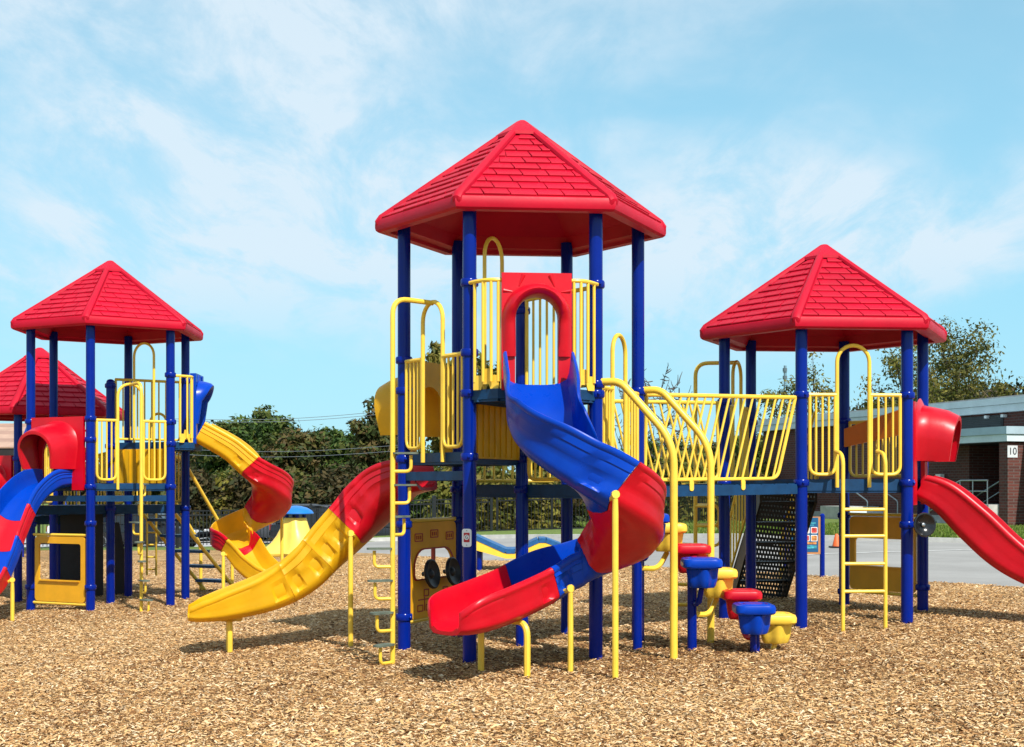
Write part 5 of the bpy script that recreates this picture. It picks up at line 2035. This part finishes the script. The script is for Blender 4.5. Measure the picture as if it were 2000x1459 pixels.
def brick_mat():
    m = bpy.data.materials.new('dark_red_brick')
    m.use_nodes = True
    t = m.node_tree
    b = t.nodes['Principled BSDF']
    b.inputs['Roughness'].default_value = 0.85
    c = node(t, 'ShaderNodeTexCoord')
    sp_ = node(t, 'ShaderNodeSeparateXYZ')
    t.links.new(c.outputs['Object'], sp_.inputs[0])
    ad = node(t, 'ShaderNodeMath', operation='SUBTRACT')
    t.links.new(sp_.outputs[1], ad.inputs[0])
    t.links.new(sp_.outputs[0], ad.inputs[1])
    cb = node(t, 'ShaderNodeCombineXYZ')
    t.links.new(ad.outputs[0], cb.inputs[0])
    t.links.new(sp_.outputs[2], cb.inputs[1])
    br = node(t, 'ShaderNodeTexBrick', i_Scale=1.0)
    br.inputs['Brick Width'].default_value = 0.30
    br.inputs['Row Height'].default_value = 0.10
    br.inputs['Mortar Size'].default_value = 0.012
    br.inputs['Color1'].default_value = (0.135, 0.034, 0.024, 1)
    br.inputs['Color2'].default_value = (0.075, 0.021, 0.016, 1)
    br.inputs['Mortar'].default_value = (0.12, 0.085, 0.075, 1)
    t.links.new(cb.outputs[0], br.inputs['Vector'])
    t.links.new(br.outputs['Color'], b.inputs['Base Color'])
    bp = node(t, 'ShaderNodeBump', i_Strength=0.5, i_Distance=0.01)
    t.links.new(br.outputs['Fac'], bp.inputs['Height'])
    bp.invert = True
    t.links.new(bp.outputs[0], b.inputs['Normal'])
    return m


BRICK = brick_mat()
FASC = mat('pale_blue_grey_fascia', (0.58, 0.66, 0.70), 0.5, 0.05, 2.0, dirt=0.15, dirtcol=(0.4, 0.45, 0.48))
DARKB = mat('dark_bronze_door', (0.018, 0.014, 0.014), 0.4, 0.1, 4.0)
LOUV = mat('grey_louvre', (0.05, 0.055, 0.06), 0.5, 0.1, 4.0)
B0 = Vector((17.5, 46.6, 0))
wv = Vector((-0.313, 0.950, 0)).normalized()
nv = Vector((-wv.y, wv.x, 0))            # towards the yard
zb = 0.18
sch = empty('school_building', (16.5, 46, zb), 'low dark brick school building with pale fascia at the right', 'building')


def wbox(name, s0, s1, n0, n1, z0, z1, mt, parent=None, smooth=None):
    """box along the facade: s along the wall (away from the camera), n outwards"""
    return MB().box(B0 + wv * ((s0 + s1) / 2) + nv * ((n0 + n1) / 2) + UP * ((z0 + z1) / 2), (s1 - s0, n1 - n0, z1 - z0), wv, nv).build(name, mt, parent or sch, smooth=smooth)


main = wbox('wall', 3.0, 18.3, -12, 0.0, zb - 0.4, 4.2, BRICK)
wbox('wall', -9.0, 2.995, -12, -1.45, zb - 0.4, 4.2, BRICK)
wbox('wall', -9.0, 2.995, -1.445, 0.0, 3.40, 4.2, BRICK)           # wall above the canopy
wbox('plinth', 3.02, 18.4, 0.002, 0.12, zb - 0.4, zb + 0.34, CONC)
fa = wbox('roof_fascia', -9.2, 18.6, -12.3, 0.32, 4.165, 4.42, FASC)
wbox('fascia_cap', -9.25, 18.65, -12.35, 0.37, 4.43, 4.66, FASC)
wbox('roof', -9.0, 18.4, -12.0, 0.2, 4.662, 4.72, mat('roof_gravel', (0.3, 0.3, 0.29), 0.9, 0.1, 3.0))
# canopy over the entrance
cp = wbox('entrance_canopy', -0.75, 5.2, -1.44, 1.32, 3.10, 3.34, FASC)
wbox('canopy_cap', -0.80, 5.25, -1.46, 1.38, 3.345, 3.60, mat('blue_grey_fascia', (0.36, 0.47, 0.54), 0.5, 0.05, 2.0))
wbox('soffit', -0.70, 5.15, -1.43, 1.28, 3.07, 3.098, DARKB)
# end pier carrying the number
wbox('wall', -0.64, -0.20, -5.0, 1.20, zb - 0.4, 3.065, BRICK)
wbox('plinth', -0.70, -0.205, -5.0, 1.22, zb - 0.4, zb + 0.10, CONC)
dr = wbox('door', 0.40, 2.5, -1.44, -1.36, zb + 0.80, 3.0, DARKB)
for s in (0.0,):
    wbox('door_frame', 1.42, 1.48, -1.355, -1.32, zb + 0.82, 2.98, BLACK, dr)
ec = B0 + wv * 0.95 + nv * -1.34 + UP * 2.35
em = MB()
for (r0_, r1_) in ((0.26, 0.22),):
    pts = [ec + wv * (0.24 * math.cos(R(15 * k))) + UP * (0.24 * math.sin(R(15 * k))) for k in range(25)]
    em.tube(pts, 0.018, 6, cap=False)
em.build('emblem_ring', mat('pale_emblem', (0.35, 0.40, 0.45), 0.5, 0.05), dr)
MB().lathe([(0.10, 0), (0.10, 0.015), (0.04, 0.02)], c=ec, n=16, az=nv).build('emblem', MATS['pale_emblem'], dr)
# louvre in the upper wall
lv = wbox('louvre_frame', 1.1, 3.6, 0.002, 0.05, 3.66, 4.10, LOUV)
for i in range(6):
    wbox('louvre_slat', 1.15, 3.55, 0.052, 0.09, 3.69 + 0.066 * i, 3.72 + 0.066 * i, LOUV, lv)
for s in (0.9, 1.8, 3.9):
    wbox('flood_lamp', s, s + 0.14, 0.02, 0.18, 4.0, 4.10, WHITE)
# number plate
npos = B0 + wv * -0.648 + nv * 1.02 + UP * 2.76
nax = -nv
pl = MB().prism([(-0.2, -0.2), (0.2, -0.2), (0.2, 0.2), (-0.2, 0.2)], npos, nax, UP, -wv, 0.012).build('number_plate', mat('plate_grey', (0.60, 0.62, 0.64), 0.5, 0.03), sch, smooth=None)
text('number', '10', npos - wv * 0.016, nax, -wv, 0.34, BLACK, pl)
# landing, steps and rails
ld = wbox('landing', -0.195, 1.55, -1.35, 1.62, zb - 0.4, zb + 0.80, CONC)
for i in range(5):
    wbox('step', 1.55 + 0.32 * i, 1.55 + 0.32 * (i + 1), -1.34, 1.5, zb - 0.4, zb + 0.66 - 0.145 * i, CONC, ld)
for nn_ in (1.50, -0.2):
    p = [B0 + wv * 0.0 + nv * nn_ + UP * (zb + 1.62), B0 + wv * 1.5 + nv * nn_ + UP * (zb + 1.62), B0 + wv * 3.3 + nv * nn_ + UP * (zb + 0.88), B0 + wv * 3.3 + nv * nn_ + UP * zb]
    MB().tube(fillet(p, 0.1), 0.028, 8).build('handrail', STEEL, ld)
    for s in (0.02, 0.8, 1.5):
        q = B0 + wv * s + nv * nn_
        bar('rail_post', q + UP * (zb + 0.78), q + UP * (zb + 1.62), 0.024, STEEL, ld)
    p2 = [B0 + wv * 0.0 + nv * nn_ + UP * (zb + 1.25), B0 + wv * 1.5 + nv * nn_ + UP * (zb + 1.25), B0 + wv * 3.3 + nv * nn_ + UP * (zb + 0.5)]
    MB().tube(fillet(p2, 0.1), 0.02, 8).build('handrail', STEEL, ld)
# utility box and second flight
wbox('meter_box', 4.3, 4.6, 0.13, 0.30, 1.6, 2.05, WHITE)
st2 = wbox('landing', 8.6, 10.4, 0.125, 1.7, zb - 0.4, zb + 0.62, CONC)
for i in range(4):
    wbox('step', 8.6 - 0.34 * (i + 1), 8.6 - 0.34 * i, 0.125, 1.65, zb - 0.4, zb + 0.48 - 0.14 * i, FASC, st2)
for nn_ in (0.25, 1.6):
    p = [B0 + wv * 10.2 + nv * nn_ + UP * (zb + 1.5), B0 + wv * 8.7 + nv * nn_ + UP * (zb + 1.5), B0 + wv * 7.1 + nv * nn_ + UP * (zb + 0.85), B0 + wv * 7.1 + nv * nn_ + UP * zb]
    MB().tube(fillet(p, 0.1), 0.026, 8).build('handrail', STEEL, st2)
# ------------------------------------------------------------------ picnic shelter at the far left
sh = empty('picnic_shelter', (-13.5, 36, -0.22), 'open shelter with tan lapped board roof at the left edge', 'shelter')
TAN = [mat('tan_roof_board', (0.42, 0.27, 0.20), 0.7, 0.08, 3.0), mat('brown_roof_board', (0.33, 0.20, 0.15), 0.7, 0.08, 3.0)]
x0, x1, ye, yr, ze, zr_ = -16.5, (74 - 1000) / F * 35.5, 35.0, 37.6, EYE + (HOR - 876) / F * 35.0, EYE + (HOR - 832) / F * 37.6
for i in range(6):
    f0, f1 = i / 6, (i + 1) / 6 + 0.02
    for s in (1, -1):
        p0 = Vector((0, ye if s > 0 else 2 * yr - ye, ze)).lerp(Vector((0, yr, zr_)), f0)
        p1 = Vector((0, ye if s > 0 else 2 * yr - ye, ze)).lerp(Vector((0, yr, zr_)), f1)
        hip = 0.55 * f0
        d = (p1 - p0)
        ln = d.length
        d.normalize()
        MB().box((p0 + p1) / 2 + Vector(((x0 + x1 - hip) / 2, 0, 0.03)), (x1 - hip - x0, ln, 0.035), (1, 0, 0), (d + UP * 0.03).normalized()).build('roof_board', TAN[i % 2], sh, smooth=None)
for yy in (ye + 0.1, 2 * yr - ye - 0.1):
    MB().box(((x0 + x1) / 2, yy, ze - 0.10), (x1 - x0 - 0.1, 0.12, 0.22)).build('eave_beam', DARKB, sh, smooth=None)
for xx in (x0 + 0.4, x1 - 0.35):
    for yy in (ye + 0.3, 2 * yr - ye - 0.3):
        MB().lathe([(0.06, -0.4), (0.06, ze - 0.2)], c=(xx, yy, 0), n=14).build('post', POST, sh)
MB().tube([(x1 - 0.35, ye + 0.3, ze - 0.9), (x1 + 0.55 - 0.9, yr, ze + 0.2)], 0.05, 8).build('brace', BLUEP, sh)
# swing-like blue brace that shows beside the roof
a, b = at(70, 808, 33.0), at(100, 846, 33.0)
sw = empty('swing_frame', (b.x, b.y, -0.22), 'blue sloping frame leg seen between the left tower posts', 'swing frame')
e = b + (b - a) * 5.2
MB().tube([a + (a - b) * 0.1, Vector((b.x + (b.x - a.x) * 2.1, b.y, -0.3))], 0.055, 10).build('leg', BLUEP, sw)
MB().tube([a + (a - b) * 0.1, Vector((b.x - 1.9, b.y + 0.3, -0.3))], 0.055, 10).build('leg', BLUEP, sw)
MB().tube([a + (a - b) * 0.1, a + Vector((-0.8, 3.2, 0))], 0.055, 10).build('top_bar', BLUEP, sw)

# ------------------------------------------------------------------ small pieces around the yard
# yellow bell with slides and a blue dome
y = 35.0
x = (577 - 1000) / F * y
g0 = gz(x)
bell = empty('bell_climber', (x, y, g0), 'yellow bell-shaped toddler slide with blue dome cap on the mulch', 'toddler slide')


def bmod(a, h):
    k = max(0.0, 1 - (h - g0) / 0.85)
    return 1 + 0.24 * k * math.cos(3 * a + 2.6) + 0.05 * math.cos(6 * a + 2.6)


bm_ = MB().lathe([(0.80, g0 - 0.05), (0.88, g0), (0.88, g0 + 0.06), (0.80, g0 + 0.10), (0.68, g0 + 0.18), (0.55, g0 + 0.32), (0.45, g0 + 0.50), (0.37, g0 + 0.70), (0.31, g0 + 0.88), (0.28, g0 + 0.95), (0.20, g0 + 0.96)],
                 c=(x, y, 0), n=48, mod=bmod).build('bell_body', mat('pale_yellow_plastic', (0.84, 0.56, 0.09), 0.35, 0.05, 2.5, dirt=0.1, dirtcol=(0.6, 0.4, 0.1)), bell, smooth=50)
MB().lathe([(0.46, g0 + 1.05), (0.47, g0 + 1.07), (0.42, g0 + 1.14), (0.30, g0 + 1.21), (0.15, g0 + 1.25), (0.03, g0 + 1.265)], c=(x, y, 0), n=32).build('dome_cap', mat('sky_blue_plastic', (0.01, 0.16, 0.55), 0.3, 0.05, 2.5), bell, smooth=50)
for k in range(4):
    a = R(90 * k + 20)
    MB().lathe([(0.05, g0 + 0.93), (0.05, g0 + 1.07)], c=(x + 0.22 * math.cos(a), y + 0.22 * math.sin(a), 0), n=10).build('cap_stub', POST, bell)

# blue wavy balance deck
yb_ = 26.2
wv0 = at(928, 1100, yb_)
wave = empty('wave_bridge', (0.3, yb_, gz(0.3)), 'low blue wavy balance deck with yellow scalloped sides', 'balance deck')
pts = [(928, 1046), (988, 1073), (1006, 1073), (1052, 1052), (1066, 1052), (1122, 1073), (1138, 1073), (1180, 1050)]
pts = [at(u, v_, yb_) for (u, v_) in pts]
for i in range(len(pts) - 1):
    a, b = pts[i], pts[i + 1]
    MB().box((a + b) / 2 + Vector((0, 0.35, -0.03)), ((b - a).length - 0.006, 1.02, 0.085), (b - a).normalized(), (0, 1, 0)).build('deck_panel', mat('blue_wave_deck', (0.008, 0.09, 0.26), 0.45, 0.12, 14.0, 0.2, 60), wave, smooth=None)
for yy in (-0.15, 0.83):
    up_ = [(p.x, p.z - 0.076) for p in pts]
    lo_ = [(p.x, p.z - (0.15 if i % 4 in (1, 2) else 0.25) - 0.02) for i, p in enumerate(pts)]
    MB().prism(up_ + lo_[::-1], (0, yb_ + yy, 0), (1, 0, 0), UP, (0, 1, 0), 0.03).build('side_plate', BAR, wave, smooth=None)
for (u, yo) in ((936, 0.0), (1060, 0.0), (1172, 0.0), (938, 0.7), (1172, 0.7)):
    p = at(u, 1060, yb_ + yo)
    MB().lathe([(0.05, -0.2), (0.05, p.z - 0.1)], c=(p.x, p.y, 0), n=12).build('post', POST, wave)

# notice board on two blue posts
yn = 21.7
nb = empty('notice_board', ((1585 - 1000) / F * yn, yn, 0.14), 'blue notice board on blue posts between mulch and asphalt', 'sign')
xa, xb = (1536 - 1000) / F * yn, (1606 - 1000) / F * yn
for x in (xa, xb):
    MB().lathe([(0.040, gz(x) - 0.1), (0.040, EYE - (1006 - HOR) / F * yn), (0.02, EYE - (1003 - HOR) / F * yn)], c=(x, yn, 0), n=14).build('post', POST, nb)
zt, z0 = EYE - (1009 - HOR) / F * yn, EYE - (1082 - HOR) / F * yn
cx = (xa + xb) / 2
fr = MB().box((cx, yn - 0.03, (zt + z0) / 2), (xb - xa - 0.08, 0.03, zt - z0)).build('board_frame', mat('tan_board_edge', (0.45, 0.20, 0.08), 0.5, 0.05), nb, smooth=None)
SGN = mat('blue_board_print', (0.006, 0.09, 0.22), 0.4, 0.05)
MB().box((cx - 0.01, yn - 0.048, (zt + z0) / 2 + 0.01), (xb - xa - 0.13, 0.004, zt - z0 - 0.05)).build('board_face', SGN, nb, smooth=None)
pics = [mat('print_red', (0.5, 0.05, 0.04), 0.5, 0.3, 30.0), mat('print_pale', (0.6, 0.5, 0.45), 0.5, 0.3, 30.0), mat('print_orange', (0.55, 0.22, 0.06), 0.5, 0.3, 30.0), mat('print_cyan', (0.05, 0.35, 0.45), 0.5, 0.3, 30.0)]
for i in range(3):
    for j in range(2):
        c = (cx + 0.145 - 0.125 * i, yn - 0.0525, zt - 0.215 - 0.125 * j)
        MB().prism(rounded(0.105, 0.10, 0.015, 3), c, (1, 0, 0), UP, (0, 1, 0), 0.003).build('picture_frame', WHITE, nb, smooth=None)
        MB().prism(rounded(0.085, 0.08, 0.012, 3), (c[0], c[1] - 0.002, c[2]), (1, 0, 0), UP, (0, 1, 0), 0.003).build('picture', pics[(i + 2 * j) % 3], nb, smooth=None)
MB().box((cx, yn - 0.0525, zt - 0.10), (0.34, 0.003, 0.022)).build('printed_heading', pics[3], nb, smooth=None)
MB().box((cx, yn - 0.0525, zt - 0.135), (0.28, 0.003, 0.012)).build('printed_heading', pics[3], nb, smooth=None)
MB().box((cx, yn - 0.0525, z0 + 0.115), (0.36, 0.003, 0.05)).build('printed_strip', pics[3], nb, smooth=None)
MB().box((cx, yn - 0.0525, z0 + 0.175), (0.36, 0.003, 0.035)).build('printed_strip', pics[2], nb, smooth=None)

# traffic cone on the yard
yc = 31.2
xc = (1634 - 1000) / F * yc
gc = gz(xc)
cn = empty('traffic_cone', (xc, yc, gc), 'small orange traffic cone on the asphalt behind the ladder', 'cone')
MB().box((xc, yc, gc + 0.012), (0.30, 0.30, 0.03)).build('base', BLACK, cn, smooth=None)
MB().lathe([(0.10, gc + 0.028), (0.035, gc + 0.30), (0.028, gc + 0.31)], c=(xc, yc, 0), n=16).build('cone_body', mat('orange_cone', (0.75, 0.12, 0.02), 0.5, 0.05), cn)

# fallen leaves and grass tufts along the lawn edge
nb_ = 26000
rs = np.random.default_rng(4)
x = rs.uniform(2.5, 21, nb_)
yk = np.interp(x, KERB_X, KERB_Y) + 0.5
y = yk + rs.random(nb_) ** 1.3 * 13
z = 0.03 * np.clip(x, -7.5, 6.5) + 0.08
h = rs.uniform(0.05, 0.11, nb_)
a = rs.uniform(0, np.pi, nb_)
dx_, dy_ = np.cos(a) * 0.018, np.sin(a) * 0.018
lx_, ly_ = rs.normal(0, 0.03, nb_), rs.normal(0, 0.03, nb_)
keep = ~((x - 17.5) * nv.x + (y - 46.6) * nv.y < 0.3)
v = np.stack([np.stack([x - dx_, y - dy_, z], 1), np.stack([x + dx_, y + dy_, z], 1), np.stack([x + dx_ * 0.3 + lx_, y + dy_ * 0.3 + ly_, z + h], 1), np.stack([x - dx_ * 0.3 + lx_, y - dy_ * 0.3 + ly_, z + h], 1)], 1)[keep]
k = len(v)
cc = np.ones((k, 4, 4))
cc[:, :, :3] = np.array([(0.10, 0.17, 0.02), (0.14, 0.21, 0.03), (0.20, 0.23, 0.05), (0.08, 0.13, 0.015)])[rs.integers(0, 4, k)][:, None, :]
tag(np_mesh('grass', v.reshape(-1, 3), np.arange(k * 4).reshape(-1, 4), LEAF, None, cc.reshape(-1, 4)), 'short green lawn grass between the kerb and the school', 'grass', kind='stuff')
